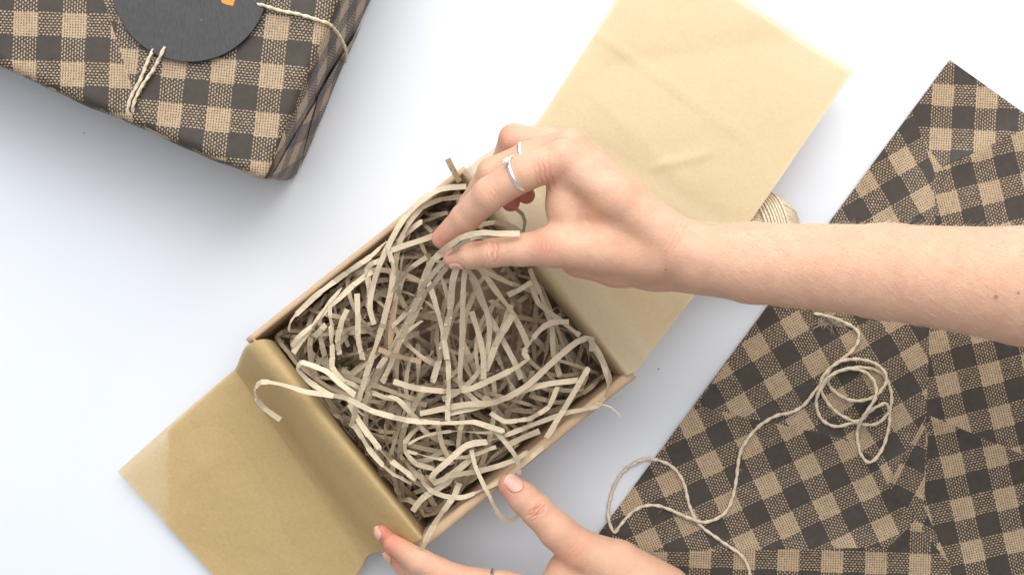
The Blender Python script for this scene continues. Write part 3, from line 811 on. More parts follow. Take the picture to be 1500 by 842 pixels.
bl_r = [((648, 349, 12.9), 0.9, .55), ((668, 376, 13), 0.8, .4), ((771, 287, 10.4), 0.9, .9), ((748, 298, 10.2), 0.9, .9), ((812, 213, 15.8), 0.7, .35), ((742, 200, 13), 0.7, .3), ((802, 358, 16.2), 0.8, .35), ((812, 250, 16.9), 0.9, .3),
        ((718, 281, 16), 0.8, .18), ((840, 197, 14), .6, .25), ((900, 400, 14.5), 2.0, .12)]
mo_r = [((1451, 435, 18), 0.13, .75), ((1481, 429, 18), 0.09, .7), ((974, 395, 16), 0.07, .55), ((1222, 458, 16), .06, .7), ((1330, 360, 18), .04, .5)]
bumps_for['forearm and hand with fair hair, reaching in from the table edge to pinch shreds'] = [((840, 200, 14.5), 0.5, 0.14), ((1035, 372, 17), 0.9, 0.10), ((822, 222, 17.0), .6, .05), ((925, 352, 17), .9, -.04), ((838, 320, 16.5), .7, .05)]
armR, VR, NR, FR = build_arm(groups_r, 0.06, wr_r, bl_r, mo_r, person, 'forearm and hand with fair hair, reaching in from the table edge to pinch shreds')

# left hand at the bottom edge, thumb up, fingers at the box corner
thumbL = K((968, 874, 7.6, 2.2), (904, 830, 7.8, 1.75), (850, 806, 8.0, 1.36), (816, 777, 8.2, 1.18), (787, 747, 8.2, 1.07), (767, 729, 8.2, 0.99), (747, 710, 8.2, 0.78))
idxL = K((806, 874, 7.6, 1.2), (740, 861, 7.6, 1.08), (668, 849, 7.3, 1.0), (615, 822, 7.2, 0.85), (575, 795, 7.0, 0.61))
midL = K((780, 930, 6.6, 1.1), (700, 905, 6.0, 1.0), (625, 850, 5.9, 0.85), (590, 805, 6.0, 0.68), (560, 779, 6.1, 0.50))
rinL = K((790, 960, 5.6, 1.05), (690, 930, 5.0, .95), (620, 860, 5.0, .78), (592, 828, 5.2, .64), (572, 810, 5.4, 0.48))
palmL = [K((806, 874, 7.6, 1.2), (960, 930, 7.4, 1.7)), K((780, 930, 6.6, 1.2), (960, 960, 6.6, 1.8)), K((790, 965, 5.6, 1.2), (970, 1000, 6.0, 1.9)), K((818, 862, 7.2, 1.35), (834, 838, 7.2, 1.35), (880, 860, 7.3, 1.7), (950, 900, 7.2, 1.9))]
foreL = [K((960, 930, 7.0, 2.1), (1060, 1010, 7.4, 2.2), (1200, 1120, 8.2, 2.7))]
groups_l = [(foreL, .5, .9), (palmL, .6, .6), ([thumbL], .25, .5), ([idxL], .25, .3), ([midL], .25, .1), ([rinL], .25, .1)]
dT = (-0.7, 0.71, 0)
wr_l = [((786, 748, 9.2), dT, [(-.30, .6), (-.12, 1), (.10, 1.0), (.24, .5)], 0.66, 0.11, 0.07, 0.12), ((842, 802, 9.2), dT, [(-.4, .5), (-.1, .5), (.2, .5), (.45, .3)], 0.8, 0.025, 0.07, 0.0),
        ((660, 849, 8.2), (-.9, .4, 0), [(-.2, .6), (.05, .6)], .7, .02, .06, 0)]
bl_l = [((742, 706, 8.6), 1.0, .55), ((574, 793, 7.3), 1.1, .5), ((560, 779, 6.2), 1.0, .7), ((572, 811, 5.6), 1.0, .6), ((785, 748, 9), 0.7, .25), ((842, 812, 9), 0.9, .3), ((640, 835, 8), .8, .15)]
armL, VL, NL, FL = build_arm(groups_l, 0.06, wr_l, bl_l, [], person, 'hand with raised thumb resting by the box corner')

from mathutils.bvhtree import BVHTree
def nail(bvh, center, along, normal, w, l, parent, over=0.06):
    """a thin plate laid on the fingertip: every point is dropped onto the skin along the nail's own normal"""
    d = np.array(along, float); nrm = np.array(normal, float); nrm /= np.linalg.norm(nrm); d -= nrm * (d @ nrm); d /= np.linalg.norm(d); sd = np.cross(nrm, d)
    c = P(*center); N1, N2 = 18, 20; H = np.full((N1 + 1, N2 + 1), np.nan); pos = {}
    for i in range(N1 + 1):
        for j in range(N2 + 1):
            a = (i / N1 - .5) * 2; b = (j / N2 - .5) * 2
            hw = 0.5 * w * (1 - 0.06 * b) * (1 - 0.22 * max(0, -b) ** 4)
            yy = b * 0.5 * l - (0.17 * l * a * a * (1 if b > 0 else -1) * abs(b))
            p = c + sd * hw * a + d * yy; pos[i, j] = p
            hit = bvh.ray_cast(Vector(p + nrm * 1.5), Vector(-nrm))
            if hit[0] is not None: H[i, j] = 1.5 - hit[3]
    hmax = np.nanmax(H)
    for i in range(N1 + 1):            # the free edge keeps the line of the plate instead of rolling over the tip
        for j in range(N2 + 1):
            if np.isnan(H[i, j]): H[i, j] = hmax - 0.5
        for j in range(int(N2 * .72), N2 + 1): H[i, j] = max(H[i, j], 2 * H[i, j - 1] - H[i, j - 2] - 0.004)
    v, f = [], []
    for i in range(N1 + 1):
        for j in range(N2 + 1):
            e = abs(i / N1 - .5) * 2
            v.append(pos[i, j] + nrm * (H[i, j] + 0.035 - 0.045 * e ** 6 - (0.03 if j == 0 else 0)))
    for i in range(N1):
        for j in range(N2): f.append((i * (N2 + 1) + j, (i + 1) * (N2 + 1) + j, (i + 1) * (N2 + 1) + j + 1, i * (N2 + 1) + j + 1))
    me = make_mesh('fingernail', v, f, M_NAIL); me.materials.append(M_NAILTIP)
    for p in me.polygons:
        if p.index % N2 >= N2 - 1: p.material_index = 1
    o = obj('fingernail', me, parent); m = o.modifiers.new('thickness', 'SOLIDIFY'); m.thickness = 0.0004; m.offset = -1
    return o
BL = BVHTree.FromPolygons([Vector(q) for q in VL], FL.tolist()); BRt = BVHTree.FromPolygons([Vector(q) for q in VR], FR.tolist())
nail(BL, (751, 708, 8.6), (-0.70, 0.71, -0.05), (0.36, 0.26, 0.90), 1.0, 1.22, armL)
nail(BL, (556, 778, 6.1), (-0.72, 0.60, -0.1), (-0.50, -0.30, 0.80), 0.72, 0.85, armL)
nail(BL, (570, 812, 5.4), (-0.75, 0.55, -0.1), (-0.45, -0.5, 0.75), 0.66, 0.8, armL)
nail(BRt, (672, 384, 13.0), (-1, -0.25, -0.5), (-0.1, -0.75, 0.62), 0.85, 1.0, armR)

# fair hairs on the forearm
mb = MB(); cand = np.where((VR[:, 0] > P(1030, 380, 15)[0]) & (VR[:, 0] < P(1640, 0, 15)[0]) & (NR[:, 2] > -0.1))[0]
for i in rng.choice(cand, 1500):
    p, n = VR[i], NR[i]; 
    if n[1] < -0.55 and random.random() < .6: continue
    t = np.array([0.75 + random.uniform(-.25, .25), -0.55 + random.uniform(-.3, .3), 0]); t -= n * (t @ n); l = random.uniform(.35, .9)
    q0 = p - n * 0.01; q1 = p + t * l * .45 + n * l * random.uniform(.04, .12); q2 = p + t * l + n * l * (random.uniform(.25, .6) if n[1] > .55 else random.uniform(.0, .2))
    mb.tube([q0, q1, q2], [0.0065, 0.0055, 0.0025], 3, False)
tag(mb.build('arm_hair', M_HAIR, armR), None, None, None, 'stuff')

# rings
def ring(center, axis, R, r, label, stone=None, taper=1.0):
    ax = np.array(axis, float); ax /= np.linalg.norm(ax); u = np.cross(ax, [0, 0, 1.0]); u /= np.linalg.norm(u); w = np.cross(ax, u)
    c = np.asarray(center); e = tag(empty('ring', c), label, 'ring', None)
    n = 72; th = np.linspace(0, 2 * math.pi, n + 1)[:-1]; v, f = [], []; m = 10
    for t in th:
        rad = math.cos(t) * u + math.sin(t) * w
        for k in range(m):
            a = 2 * math.pi * k / m; v.append(c + rad * (R + r * 0.75 * math.cos(a)) + ax * (r * 1.25 * math.sin(a)))
    f = [(i * m + k, i * m + (k + 1) % m, ((i + 1) % n) * m + (k + 1) % m, ((i + 1) % n) * m + k) for i in range(n) for k in range(m)]
    obj('band', make_mesh('band', v, f, M_SILVER), e)
    if stone is not None:
        sd = stone - c; sd -= ax * (sd @ ax); sd /= np.linalg.norm(sd); p0 = c + sd * (R + 0.05); t2 = np.cross(ax, sd)
        vs, fs = [], []; k8 = 10
        for (hh, rr) in ((0.0, .09), (0.16, .21), (0.24, .20), (0.31, .12)):
            for k in range(k8): a = 2 * math.pi * k / k8; vs.append(p0 + sd * hh + rr * (math.cos(a) * ax + math.sin(a) * t2))
        for l in range(3): fs += [(l * k8 + k, l * k8 + (k + 1) % k8, (l + 1) * k8 + (k + 1) % k8, (l + 1) * k8 + k) for k in range(k8)]
        fs += [tuple(3 * k8 + k for k in range(k8)), tuple(range(k8))[::-1]]
        obj('stone', make_mesh('stone', vs, fs, M_STONE, False), e)
        for k in range(4):
            a = math.pi / 4 + k * math.pi / 2; dd = math.cos(a) * ax + math.sin(a) * t2; pb = MB()
            pb.tube([p0 + dd * .07, p0 + dd * .21 + sd * .15, p0 + dd * .21 + sd * .27, p0 + dd * .15 + sd * .30], 0.032, 6)
            pb.build('prong', M_SILVER, e)
    return e
i_ax = (idx_f[2][0] - idx_f[0][0]) / 4.6 + np.array([0, 0, -0.28])
ring(P(760, 255, 16.15), i_ax, 1.09, 0.11, 'silver ring with raised clear stone on the index finger', P(742, 232, 17.2))
ring(P(771, 233, 14.6), mid_f[2][0] - mid_f[1][0], 1.03, 0.10, 'plain silver ring on the middle finger just behind the stone ring')
ring(P(718, 858, 7.5), idxL[2][0] - idxL[0][0], 1.13, 0.10, 'thin silver ring on the lower hand cut by the bottom edge')

# ------------------------------------------------------------------ shredded paper
def ribbon(path, width, bank0=0.0, bank_var=0.35, crinkle=0.0, seed=0, mat=None, face=None, taper=True):
    """a flat strip of paper along path; crinkle folds it like an accordion"""
    r = random.Random(seed); path = np.asarray(path)
    L = np.concatenate([[0], np.cumsum(np.linalg.norm(np.diff(path, axis=0), axis=1))])
    if crinkle > 0:
        q = [0.0]
        while q[-1] < L[-1]: q.append(q[-1] + r.uniform(0.55, 1.6))
        q[-1] = L[-1]
        # sharp folds: only the fold points and points just beside them
        qq = []
        for a, b in zip(q[:-1], q[1:]):
            qq += [a, a + (b - a) * .12, a + (b - a) * .5, a + (b - a) * .88]
        qq.append(q[-1]); q0 = np.array(qq)
        sign = np.array([r.choice([-1, 1]) * r.uniform(.3, 1) for _ in q])
        dz = np.interp(q0, q, sign) * crinkle; dxy = np.interp(q0, q, np.roll(sign, 1)) * crinkle * .6
        q = q0
    else:
        q = np.linspace(0, L[-1], max(6, int(L[-1] / 0.5))); q[1:-1] += np.array([r.uniform(-.17, .17) for _ in q[1:-1]]); dz = np.zeros(len(q)); dxy = dz
    pt = np.stack([np.interp(q, L, path[:, k]) for k in range(3)], 1)
    t = np.gradient(pt, axis=0); t /= np.linalg.norm(t, axis=1)[:, None] + 1e-9
    f1, f2, p1, p2 = r.uniform(.15, .5), r.uniform(.5, 1.2), r.uniform(0, 6), r.uniform(0, 6)
    v, uv, tone = [], [], (r.uniform(.55, 1.0) if seed < 1000 else r.uniform(0, .75))  # fill strips toned darker than placed ones: the pile's shade put into colour
    upv = np.array([0, 0, 1.0]) if face is None else np.asarray(face, float)
    for i in range(len(pt)):
        side = np.cross(t[i], upv)
        if np.linalg.norm(side) < 0.15: side = np.cross(t[i], [0.5, 0.7, 0.3])
        side /= np.linalg.norm(side); nn = np.cross(side, t[i])
        an = bank0 + bank_var * (math.sin(f1 * q[i] * 2 + p1) + .5 * math.sin(f2 * q[i] * 2 + p2))
        if crinkle <= 0 or i % 4 == 0: jit = r.gauss(0, .30 if crinkle > 0 else .10)
        an += jit
        sd = side * math.cos(an) + nn * math.sin(an); nr = nn * math.cos(an) - side * math.sin(an)
        c = pt[i] + nr * dz[i] + side * dxy[i]; hw = 0.5 * width * (1 + 0.05 * math.sin(q[i] * 3 + p2))
        cup = 0.004
        v += [c - sd * hw + nr * cup, c - sd * 0, c + sd * hw + nr * cup]
        uv += [(0, q[i]), (.5, q[i]), (1, q[i])]
    f = []
    for i in range(len(pt) - 1):
        for k in (0, 1): f.append((3 * i + k, 3 * i + k + 1, 3 * i + 4 + k, 3 * i + 3 + k))
    return v, f, uv, tone
def ribbon_mesh(name, parts, mat):
    v, f, uv, tn = [], [], [], []
    for (a, b, c, d) in parts:
        o = len(v); v += a; f += [tuple(i + o for i in q) for q in b]; uv += c; tn += [d] * len(a)
    me = make_mesh(name, v, f, mat, False)
    u = me.uv_layers.new(name='UVMap'); vi = np.empty(len(me.loops), int); me.loops.foreach_get('vertex_index', vi)
    u.data.foreach_set('uv', np.array(uv, np.float32)[vi].ravel())
    a = me.attributes.new('tone', 'FLOAT', 'POINT'); a.data.foreach_set('value', np.array(tn, np.float32))
    return me
SHG = 'kraft paper shreds in the box'
W = 0.36
heroes = [  # label, points, width, bank, bank variation, crinkle, brown?
    ('long pale shred arching from the far corner down the left side', [Z2(850, 132, 8.6), Z2(760, 140, 8.8), Z2(690, 180, 8.9), Z2(630, 240, 8.9), Z2(580, 320, 8.9), Z2(530, 430, 8.8), Z2(505, 520, 8.6), Z2(500, 580, 8.5), Z2(516, 632, 8.3)], W, .2, .15, 0, 0),
    ('long straight shred running down to the left of the pinch, ending by the tissue', [Z2(565, 350, 8.8), Z2(586, 430, 9.1), Z2(575, 520, 9.1), Z2(545, 640, 8.9), Z3(510, 0, 8.7), Z3(480, 90, 8.6), Z3(440, 220, 8.4), Z3(404, 338, 8.0)], W * 1.05, .05, .15, .03, 0),
    ('crinkled shred hanging from the fingertip pinch, left one', [Z2(768, 372, 12.6), Z2(725, 400, 12.2), Z2(692, 490, 11.2), Z2(652, 590, 10.1), Z2(612, 690, 9.1), Z2(572, 780, 8.4), Z2(545, 842, 8.0)], W * 1.1, .0, .12, .05, 0),
    ('pale creased shred hanging straight under the thumb tip', [Z2(840, 345, 13.7), Z2(822, 400, 13.5), Z2(800, 470, 12.4), Z2(792, 560, 10.8), Z2(782, 640, 9.6), Z2(745, 780, 8.2), Z2(730, 842, 7.8)], W * 1.15, .0, .1, .05, 0),
    ('straight pale shred hanging right of the creased one', [Z2(856, 372, 13.4), Z2(840, 480, 12.3), Z2(836, 600, 10.8), Z2(832, 720, 9.3), Z2(828, 842, 8.2), Z3(795, 215, 7.8), Z3(850, 260, 7.8), Z3(905, 255, 7.8)], W * .9, .0, .12, .0, 0),
    ('curved shred down the middle of the pile ending bluntly', [Z2(708, 468, 9.2), Z2(740, 560, 9.2), Z2(765, 660, 9.1), Z2(780, 760, 9.0), Z3(718, 20, 8.9), Z3(735, 100, 8.8), Z3(737, 200, 8.6), Z3(735, 318, 8.3)], W, .1, .15, 0, 0),
    ('pale shred lying across the top of the thumb', [Z2(750, 375, 13.1), Z2(780, 352, 14.2), Z2(830, 318, 15.0), Z2(900, 299, 15.4), Z2(970, 303, 15.75), Z2(1044, 302, 16.1)], W * 0.95, -.15, .03, 0.0, 0),
    ('thin shred slanting from thumb top down to the left', [Z2(905, 308, 15.2), Z2(840, 335, 14.6), Z2(790, 385, 13.4), Z2(735, 440, 12.2), Z2(685, 510, 11.0), Z2(630, 590, 9.6), Z2(580, 640, 8.8)], W * .85, .1, .15, 0, 0),
    ('arched shred curving behind the thumb towards the tissue', [Z2(850, 300, 10.0), Z2(890, 275, 10.2), Z2(950, 262, 10.3), Z2(1010, 275, 10.2), Z2(1050, 300, 9.8)], W, .2, .1, 0, 0),
    ('short level shred just left of the index fingertip', [Z2(560, 370, 8.7), Z2(620, 348, 8.9), Z2(690, 325, 9.0), Z2(745, 305, 9.0)], W, .1, .1, 0, 0),
    ('short cut end poking up beneath the index finger', [Z2(600, 335, 8.2), Z2(640, 295, 8.4), Z2(690, 256, 8.7)], W, 0.1, .1, 0, 0),
    ('shred lying along the left wall at the top of the pile', [Z2(205, 655, 7.0), Z2(215, 615, 7.4), Z2(300, 530, 7.7), Z2(400, 455, 7.9), Z2(505, 385, 8.1), Z2(560, 330, 8.2)], W, .5, .2, .02, 0),
    ('wrinkled shred beside the one along the left wall', [Z2(220, 735, 7.2), Z2(290, 640, 7.6), Z2(360, 560, 7.9), Z2(440, 490, 8.2), Z2(510, 440, 8.4)], W, .2, .2, .09, 0),
    ('kinked shred at the left tip of the pile', [Z2(215, 712, 7.4), Z2(250, 672, 7.6), Z2(310, 620, 7.7), Z2(345, 560, 7.8), Z2(400, 500, 8.0)], W * .9, .5, .3, .10, 0),
    ('zigzag shred dropping near the left corner', [Z2(355, 560, 8.0), Z2(362, 640, 8.1), Z2(362, 720, 7.9), Z2(360, 785, 7.8), Z2(412, 846, 7.6)], W, .2, .2, .08, 0),
    ('short hooked shred left of centre', [Z2(420, 578, 8.2), Z2(400, 620, 8.3), Z2(384, 690, 8.1), Z2(390, 740, 7.8)], W, .1, .2, .06, 0),
    ('upright shred left of the long straight one', [Z2(452, 520, 8.4), Z2(456, 600, 8.5), Z2(458, 690, 8.3), Z2(475, 760, 8.0)], W, .1, .1, .03, 0),
    ('small bright cut end near the left wall', [Z2(298, 675, 8.2), Z2(318, 655, 8.4), Z2(340, 632, 8.5)], W * 1.1, -.1, .05, 0, 0),
    ('shred folded back on itself above the left tissue roll', [Z3(340, 232, 8.0), Z3(270, 190, 8.0), Z3(222, 140, 8.3), Z3(240, 118, 8.9), Z3(320, 145, 9.0), Z3(365, 190, 8.9), Z3(420, 228, 8.6)], W, .15, .2, .04, 0),
    ('longest shred trailing out of the box over the left tissue', [Z3(165, 312, 6.4), Z3(110, 275, 6.7), Z3(86, 245, 7.2), Z3(75, 205, 7.9), Z3(100, 183, 8.5), Z3(150, 188, 8.7), Z3(240, 215, 8.8), Z3(380, 238, 8.9), Z3(480, 285, 8.9), Z3(600, 315, 8.8), Z3(720, 325, 8.7), Z3(830, 322, 8.6), Z3(925, 352, 8.5)], W, .25, .15, .03, 0),
    ('long curved shred sweeping to the right across the middle', [Z3(550, 182, 8.3), Z3(640, 207, 8.4), Z3(780, 215, 8.5), Z3(880, 178, 8.7), Z3(1000, 115, 8.8), Z2(1060, 730, 8.9), Z2(1110, 660, 8.9), Z2(1160, 625, 8.9), Z2(1222, 622, 8.6)], W * 1.05, .1, .15, 0, 0),
    ('broad shred curving up to the right wall', [Z3(640, 292, 8.1), Z3(790, 262, 8.3), Z3(900, 252, 8.5), Z3(1000, 200, 8.6), Z3(1100, 110, 8.7), Z3(1180, 45, 8.7), Z3(1228, 38, 8.4), Z3(1225, 80, 7.7)], W * 1.1, .1, .15, .0, 0),
    ('shred crossing beneath the broad curved one', [Z3(740, 292, 8.0), Z3(880, 258, 8.1), Z3(1050, 197, 8.1), Z3(1180, 178, 8.0)], W, .1, .2, 0, 0),
    ('straight bright shred standing near the right corner', [Z3(1072, 375, 7.5), Z3(1140, 262, 8.0), Z3(1215, 135, 8.4)], W * 1.05, .2, .1, .03, 0),
    ('shred looping along the right wall', [Z3(860, 392, 7.7), Z3(1000, 340, 7.7), Z3(1130, 292, 7.6), Z3(1250, 266, 7.6), Z3(1284, 200, 7.6), Z3(1265, 120, 7.5), Z3(1232, 70, 7.2)], W * .9, .35, .2, .02, 0),
    ('doubled-over shred with a rounded bend low in the pile', [Z3(820, 440, 7.5), Z3(760, 490, 7.6), Z3(690, 528, 7.7), Z3(685, 500, 8.1), Z3(735, 455, 8.5), Z3(800, 400, 8.4), Z3(870, 388, 8.0)], W * 1.15, .2, .1, 0, 0),
    ('shred running level to the rim beside the raised thumb', [Z3(730, 505, 7.6), Z3(850, 485, 7.8), Z3(950, 455, 7.9), Z3(1010, 420, 7.8)], W, .3, .15, 0, 0),
    ('shred poking out over the bottom corner of the box', [Z3(645, 752, 7.7), Z3(690, 665, 7.9), Z3(725, 620, 7.8), Z3(755, 575, 7.3), Z3(775, 530, 6.6)], W * 1.1, -.1, .1, .05, 0),
    ('bent shred in the bottom corner', [Z3(615, 625, 6.5), Z3(640, 590, 6.8), Z3(660, 572, 7.0), Z3(720, 535, 6.9), Z3(760, 500, 6.6)], W * 1.1, .0, .1, .03, 0),
    ('twisted shred dangling outside the rim by the raised thumb', [Z3(815, 415, 8.0), Z3(828, 470, 8.1), Z3(850, 520, 8.0), Z3(880, 580, 7.8), Z3(900, 620, 7.4), Z3(930, 655, 6.8), Z3(960, 655, 6.4), Z3(985, 620, 6.4)], W * .8, .25, .2, .03, 0),
    ('curled shred touching the tip of the raised thumb', [Z3(890, 345, 8.2), Z3(940, 400, 8.3), Z3(972, 450, 8.2), Z3(978, 500, 7.8)], W * .9, .2, .2, .03, 0),
    ('reddish brown short shred in the middle of the pile', [Z3(500, 72, 9.2), Z3(560, 95, 9.4), Z3(645, 116, 9.2)], W * .95, .2, .1, 0, 1),
    ('short brown shred sticking up over the far corner', [Z2(782, 32, 8.6), Z2(800, 70, 8.3), Z2(826, 115, 7.7)], W * 1.1, .1, .1, 0, 1),
    ('thin shred crossing just above the trailing one', [Z3(480, 230, 8.6), Z3(555, 236, 8.7), Z3(610, 290, 8.7), Z3(662, 328, 8.6)], W * .9, .5, .3, .03, 0),
    ('curved shred in the lower left slope of the pile', [Z3(415, 330, 7.4), Z3(480, 430, 7.4), Z3(550, 500, 7.2), Z3(612, 530, 6.8)], W, .4, .2, .04, 0),
    ('creased shred sloping down towards the bottom corner', [Z3(400, 260, 7.9), Z3(460, 360, 7.9), Z3(540, 450, 7.6), Z3(628, 515, 7.2)], W * 1.05, .2, .2, .06, 0),
    ('long shred slanting right from under the thumb', [Z2(895, 420, 9.0), Z2(950, 500, 9.0), Z2(1010, 580, 8.7), Z2(1050, 650, 8.3), Z2(1075, 710, 7.8)], W * 1.1, .1, .15, .02, 0),
    ('shred parallel to the slanting one, nearer the middle', [Z2(865, 460, 9.0), Z2(905, 550, 8.9), Z2(960, 650, 8.6), Z2(1020, 760, 8.1), Z2(1050, 830, 7.8)], W * 1.05, .15, .15, .02, 0),
    ('shred falling beside the right tissue wall', [Z2(1080, 430, 8.2), Z2(1125, 540, 8.2), Z2(1160, 640, 8.0), Z2(1165, 740, 7.7), Z2(1190, 820, 7.4)], W, .3, .2, .02, 0),
    ('bright shred end pointing up in the right half', [Z2(920, 800, 8.4), Z2(960, 700, 8.9), Z2(1018, 598, 9.2)], W * 1.15, .0, .1, .02, 0),
    ('curved shred between the middle ones, bright at its foot', [Z2(868, 585, 8.8), Z2(895, 670, 8.9), Z2(912, 750, 8.9), Z2(912, 830, 8.7)], W, .1, .15, .0, 0),
    ('shred curling down inside the right corner', [Z2(1290, 680, 8.0), Z2(1330, 730, 7.8), Z2(1365, 810, 7.4), Z2(1370, 845, 7.0)], W * .9, .4, .2, 0, 0),
    ('dark loop of shred beneath the curled little finger', [Z2(1040, 320, 8.8), Z2(1062, 280, 9.0), Z2(1058, 240, 9.1), Z2(1030, 212, 9.0), Z2(1000, 215, 8.7)], W * .9, .6, .1, 0, 0),
    ('long shred lying along the near wall towards the right', [Z3(640, 500, 7.0), Z3(680, 555, 7.2), Z3(770, 578, 7.2), Z3(870, 545, 7.2), Z3(960, 490, 7.2), Z3(1060, 405, 7.2)], W * .9, .4, .2, .0, 0),
    ('fine stray fibre of shred poking past the right corner', [Z3(1240, 255, 7.6), Z3(1290, 270, 7.8), Z3(1325, 302, 7.8)], W * .25, .2, .2, 0, 0),
    ('second arch beside the far corner, bending down towards the middle', [Z2(835, 168, 8.0), Z2(760, 178, 8.3), Z2(690, 205, 8.6), Z2(640, 265, 8.8), Z2(606, 340, 8.7), Z2(592, 420, 8.4), Z2(602, 490, 8.0)], W, .3, .2, .02, 0),
    ('hooked shred hanging beside the far wall', [Z2(548, 395, 8.6), Z2(498, 415, 8.6), Z2(488, 440, 8.4), Z2(500, 520, 8.2), Z2(482, 610, 7.9)], W, .4, .3, .03, 0),
    ('shred slanting down between the pinch and the long straight one', [Z2(705, 388, 10.4), Z2(645, 430, 9.8), Z2(595, 490, 9.2), Z2(565, 560, 8.7), Z2(548, 650, 8.2)], W * .9, .2, .2, .03, 0),
    ('thin twisted shred just below the pinch', [Z2(742, 430, 9.6), Z2(768, 480, 9.4), Z2(782, 540, 9.1), Z2(765, 600, 8.7)], W * .7, .5, .4, .03, 0),
    ('short stiff shred in the right of the pile', [Z2(1000, 525, 8.4), Z2(1045, 505, 8.6), Z2(1088, 478, 8.6)], W, .2, .1, .0, 0),
    ('shred lying over the right slope towards the tissue', [Z2(1085, 490, 8.4), Z2(1110, 555, 8.5), Z2(1185, 612, 8.5), Z2(1262, 672, 8.0)], W, .3, .2, .03, 0),
    ('tan shred standing on edge left of centre', [Z2(592, 545, 8.6), Z2(580, 640, 8.5), Z2(574, 720, 8.4), Z2(590, 795, 8.1)], W, .5, .2, .0, 1),
    ('loop of shred in the low middle of the pile', [Z3(640, 335, 7.9), Z3(592, 380, 8.0), Z3(590, 425, 8.0), Z3(630, 465, 7.8), Z3(690, 480, 7.4)], W * .9, .5, .3, .02, 0),
    ('thin arc of shred below the trailing one', [Z3(600, 395, 7.8), Z3(660, 365, 8.0), Z3(760, 350, 8.1), Z3(850, 358, 8.1), Z3(930, 352, 7.9)], W * .6, .6, .3, .02, 0),
    ('level shred under the doubled-over one', [Z3(595, 420, 7.6), Z3(700, 446, 7.7), Z3(800, 440, 7.6), Z3(900, 405, 7.6)], W * .8, .5, .2, .02, 0),
    ('short upright shred beneath the trailing one', [Z3(700, 332, 8.0), Z3(716, 400, 8.0), Z3(752, 465, 7.6)], W, .2, .2, .03, 0),
    ('bright cut end near the long near wall', [Z3(935, 402, 7.9), Z3(990, 375, 8.1), Z3(1048, 352, 8.2)], W * 1.1, -.1, .1, .02, 0),
    ('curved shred between the bright end and the right wall', [Z3(880, 290, 7.8), Z3(930, 320, 8.0), Z3(1010, 310, 8.1), Z3(1080, 270, 8.1), Z3(1110, 200, 7.9)], W * .9, .4, .2, .02, 0),
    ('steep shred in the middle right, crossing behind the broad one', [Z2(1010, 560, 8.3), Z2(985, 640, 8.5), Z2(940, 740, 8.5), Z2(905, 830, 8.2)], W, .3, .2, .02, 0),
]
nh = 0
for i, (lab, pts_, w, b0, bv, cr, br) in enumerate(heroes):
    path = catmull(pts_, 0.15)
    if cr >= 0.02:             # creased strips keep straight runs with sharp bends
        pl = np.array(pts_); d = np.concatenate([[0], np.cumsum(np.linalg.norm(np.diff(pl, axis=0), axis=1))])
        q = np.linspace(0, d[-1], max(8, int(d[-1] / .15))); lin = np.stack([np.interp(q, d, pl[:, k]) for k in range(3)], 1)
        d2 = np.concatenate([[0], np.cumsum(np.linalg.norm(np.diff(path, axis=0), axis=1))]); path = np.stack([np.interp(q / d[-1] * d2[-1], d2, path[:, k]) for k in range(3)], 1)
        path = 0.35 * path + 0.65 * lin
    me = ribbon_mesh('paper_shred', [ribbon(path, w, b0, bv * 1.6 + .1, max(cr, .018 if i % 3 else 0), 100 + i)], M_BROWN if br else M_SHRED)
    tag(obj('paper_shred', me), lab, 'paper shred', SHG); nh += 1

iA, iB, iC, iD = cA + e1 * .5 + e2 * .6, cB - e1 * .5 + e2 * .6, cC - e1 * .5 - e2 * .9, cD + e1 * .5 - e2 * .9
BW, BD = np.linalg.norm(cB - cA), np.linalg.norm(cD - cA)
def uvbox(p): r = p - cA; return (r[:2] @ e1[:2]) / BW, (r[:2] @ e2[:2]) / BD
pinch = P(690, 400, 8)
def pile(p):
    u, v = uvbox(p); a = max(0, 1 - abs((2 * u - 1) * 1.05) ** 3.5); b = max(0, 1 - abs((2 * v - 1) * 1.05) ** 3.5)
    d = math.hypot(p[0] - pinch[0], p[1] - pinch[1])
    return 2.8 + 5.2 * min(a, b) ** .6 + 1.0 * math.exp(-(d / 4) ** 2)
def random_shred(depth, seed, lmin, lmax):
    r = random.Random(seed)
    u, v = r.uniform(.06, .94), r.uniform(.06, .94); p = bil(u, v, 0)
    d = p[:2] - pinch[:2]; base = math.atan2(d[1], d[0])
    if r.random() < .5: base += r.choice([1, -1]) * r.uniform(.8, 1.6)
    h = base + r.gauss(0, .5); L = r.uniform(lmin, lmax) * 1.25; kap = r.gauss(0, .10); step = .3; out = []
    ph, fr_, am = r.uniform(0, 6), r.uniform(.35, .8), r.uniform(.2, 1.0)
    n = int(L / step)
    for i in range(n):
        z = pile(p) - depth + am * math.sin(ph + fr_ * i * step) - 0.8 * (abs(2 * i / n - 1) ** 4)
        out.append((p[0], p[1], max(0.5, z)))
        kap += r.gauss(0, .022); kap = max(-.5, min(.5, kap)); h += kap * step
        q = p + np.array([math.cos(h), math.sin(h), 0]) * step; u, v = uvbox(q)
        if not (.045 < u < .955 and .05 < v < .935):
            c = bil(.5, .5, 0) - p; want = math.atan2(c[1], c[0]); dh = (want - h + math.pi) % (2 * math.pi) - math.pi
            h += max(-.9, min(.9, dh)); q = p + np.array([math.cos(h), math.sin(h), 0]) * step; u, v = uvbox(q)
            u = min(.955, max(.045, u)); v = min(.935, max(.05, v)); q = bil(u, v, 0)
        p = q
    if len(out) < 4: out = out + [(out[-1][0] + .3 * k, out[-1][1], out[-1][2]) for k in range(1, 4)]
    return ribbon(np.array(out), W * r.uniform(.65, 1.08), r.gauss(.1, .75), r.uniform(.2, .8), r.choice([0, .02, .03, .05, .08]), seed)
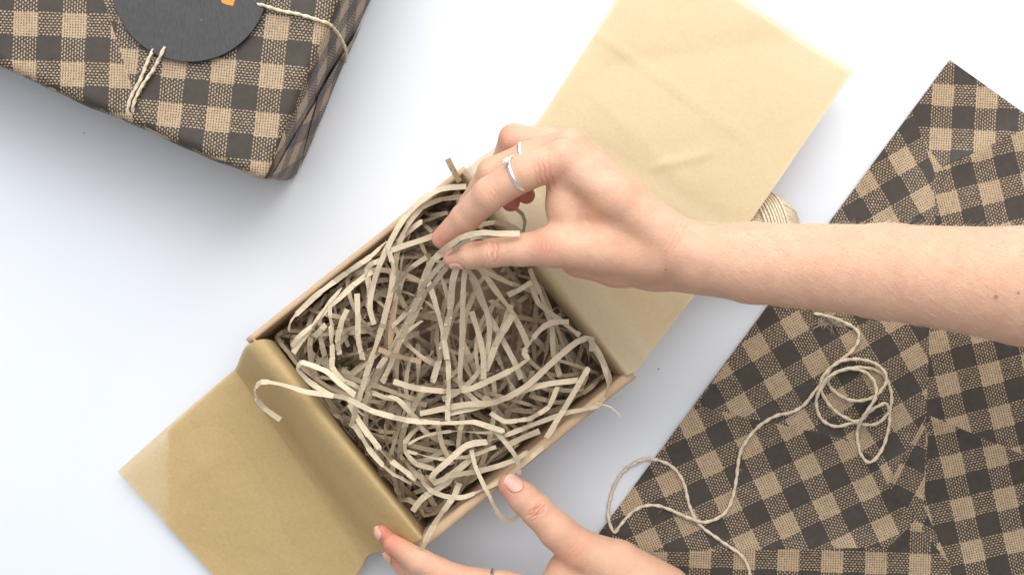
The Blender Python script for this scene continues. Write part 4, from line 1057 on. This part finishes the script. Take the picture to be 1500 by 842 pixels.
def draped(seed):
    r = random.Random(seed); an = math.radians(r.uniform(-150, -25)); L = r.uniform(7, 13); h = an; kap = r.gauss(0, .12); out = []
    p = P(664 + r.uniform(-16, 22), 376 + r.uniform(-6, 8), 12.3); n = int(L / .3); z0 = r.uniform(10.2, 12.6); fall = r.uniform(1.8, 4.0); lift = r.uniform(.1, .7)
    for i in range(n):
        t = i * .3; g = pile(p) + lift - .9 * max(0, i / n - .7) / .3
        out.append((p[0], p[1], max(g, g + (z0 - g) * math.exp(-(t / fall) ** 1.4)))); kap += r.gauss(0, .025); h += kap * .3
        q = p + np.array([math.cos(h), math.sin(h), 0]) * .3; u, v = uvbox(q)
        if not (.06 < u < .94 and .06 < v < .92): break
        p = q
    return ribbon(np.array(out), W * r.uniform(.8, 1.05), r.gauss(0, .5), r.uniform(.2, .6), r.choice([0, .03, .05, .07]), 300 + seed)
for i in range(3):
    me = ribbon_mesh('paper_shred', [draped(i)], M_SHRED); nh += 1
    tag(obj('paper_shred', me), 'long kraft paper shred draping from below the pinched fingers over the pile', 'paper shred', SHG)
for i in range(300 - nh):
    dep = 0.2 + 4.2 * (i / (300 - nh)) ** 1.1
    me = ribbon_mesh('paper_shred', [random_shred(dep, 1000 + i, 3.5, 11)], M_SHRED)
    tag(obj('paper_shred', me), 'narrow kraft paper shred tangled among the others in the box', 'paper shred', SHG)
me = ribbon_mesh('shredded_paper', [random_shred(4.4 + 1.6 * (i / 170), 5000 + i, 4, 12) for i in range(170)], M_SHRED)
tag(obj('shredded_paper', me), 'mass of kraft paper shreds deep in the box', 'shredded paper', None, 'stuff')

# ------------------------------------------------------------------ crumbs on the table
for (x, y, s, lab) in ((965, 540, .05, 'tiny dark crumb on the white table right of the box'), (123, 195, .04, 'tiny dark crumb on the white table below the gift')):
    bm = bmesh.new(); bmesh.ops.create_icosphere(bm, subdivisions=2, radius=s * U)
    for vv in bm.verts: vv.co *= 1 + .35 * noise.noise(vv.co * 2500 + Vector((x, y, 0)))
    me = bpy.data.meshes.new('crumb'); bm.to_mesh(me); bm.free(); me.materials.append(M_CRUMB)
    o = obj('crumb', me); o.location = P(x, y, s * .8) * U; tag(o, lab, 'crumb')
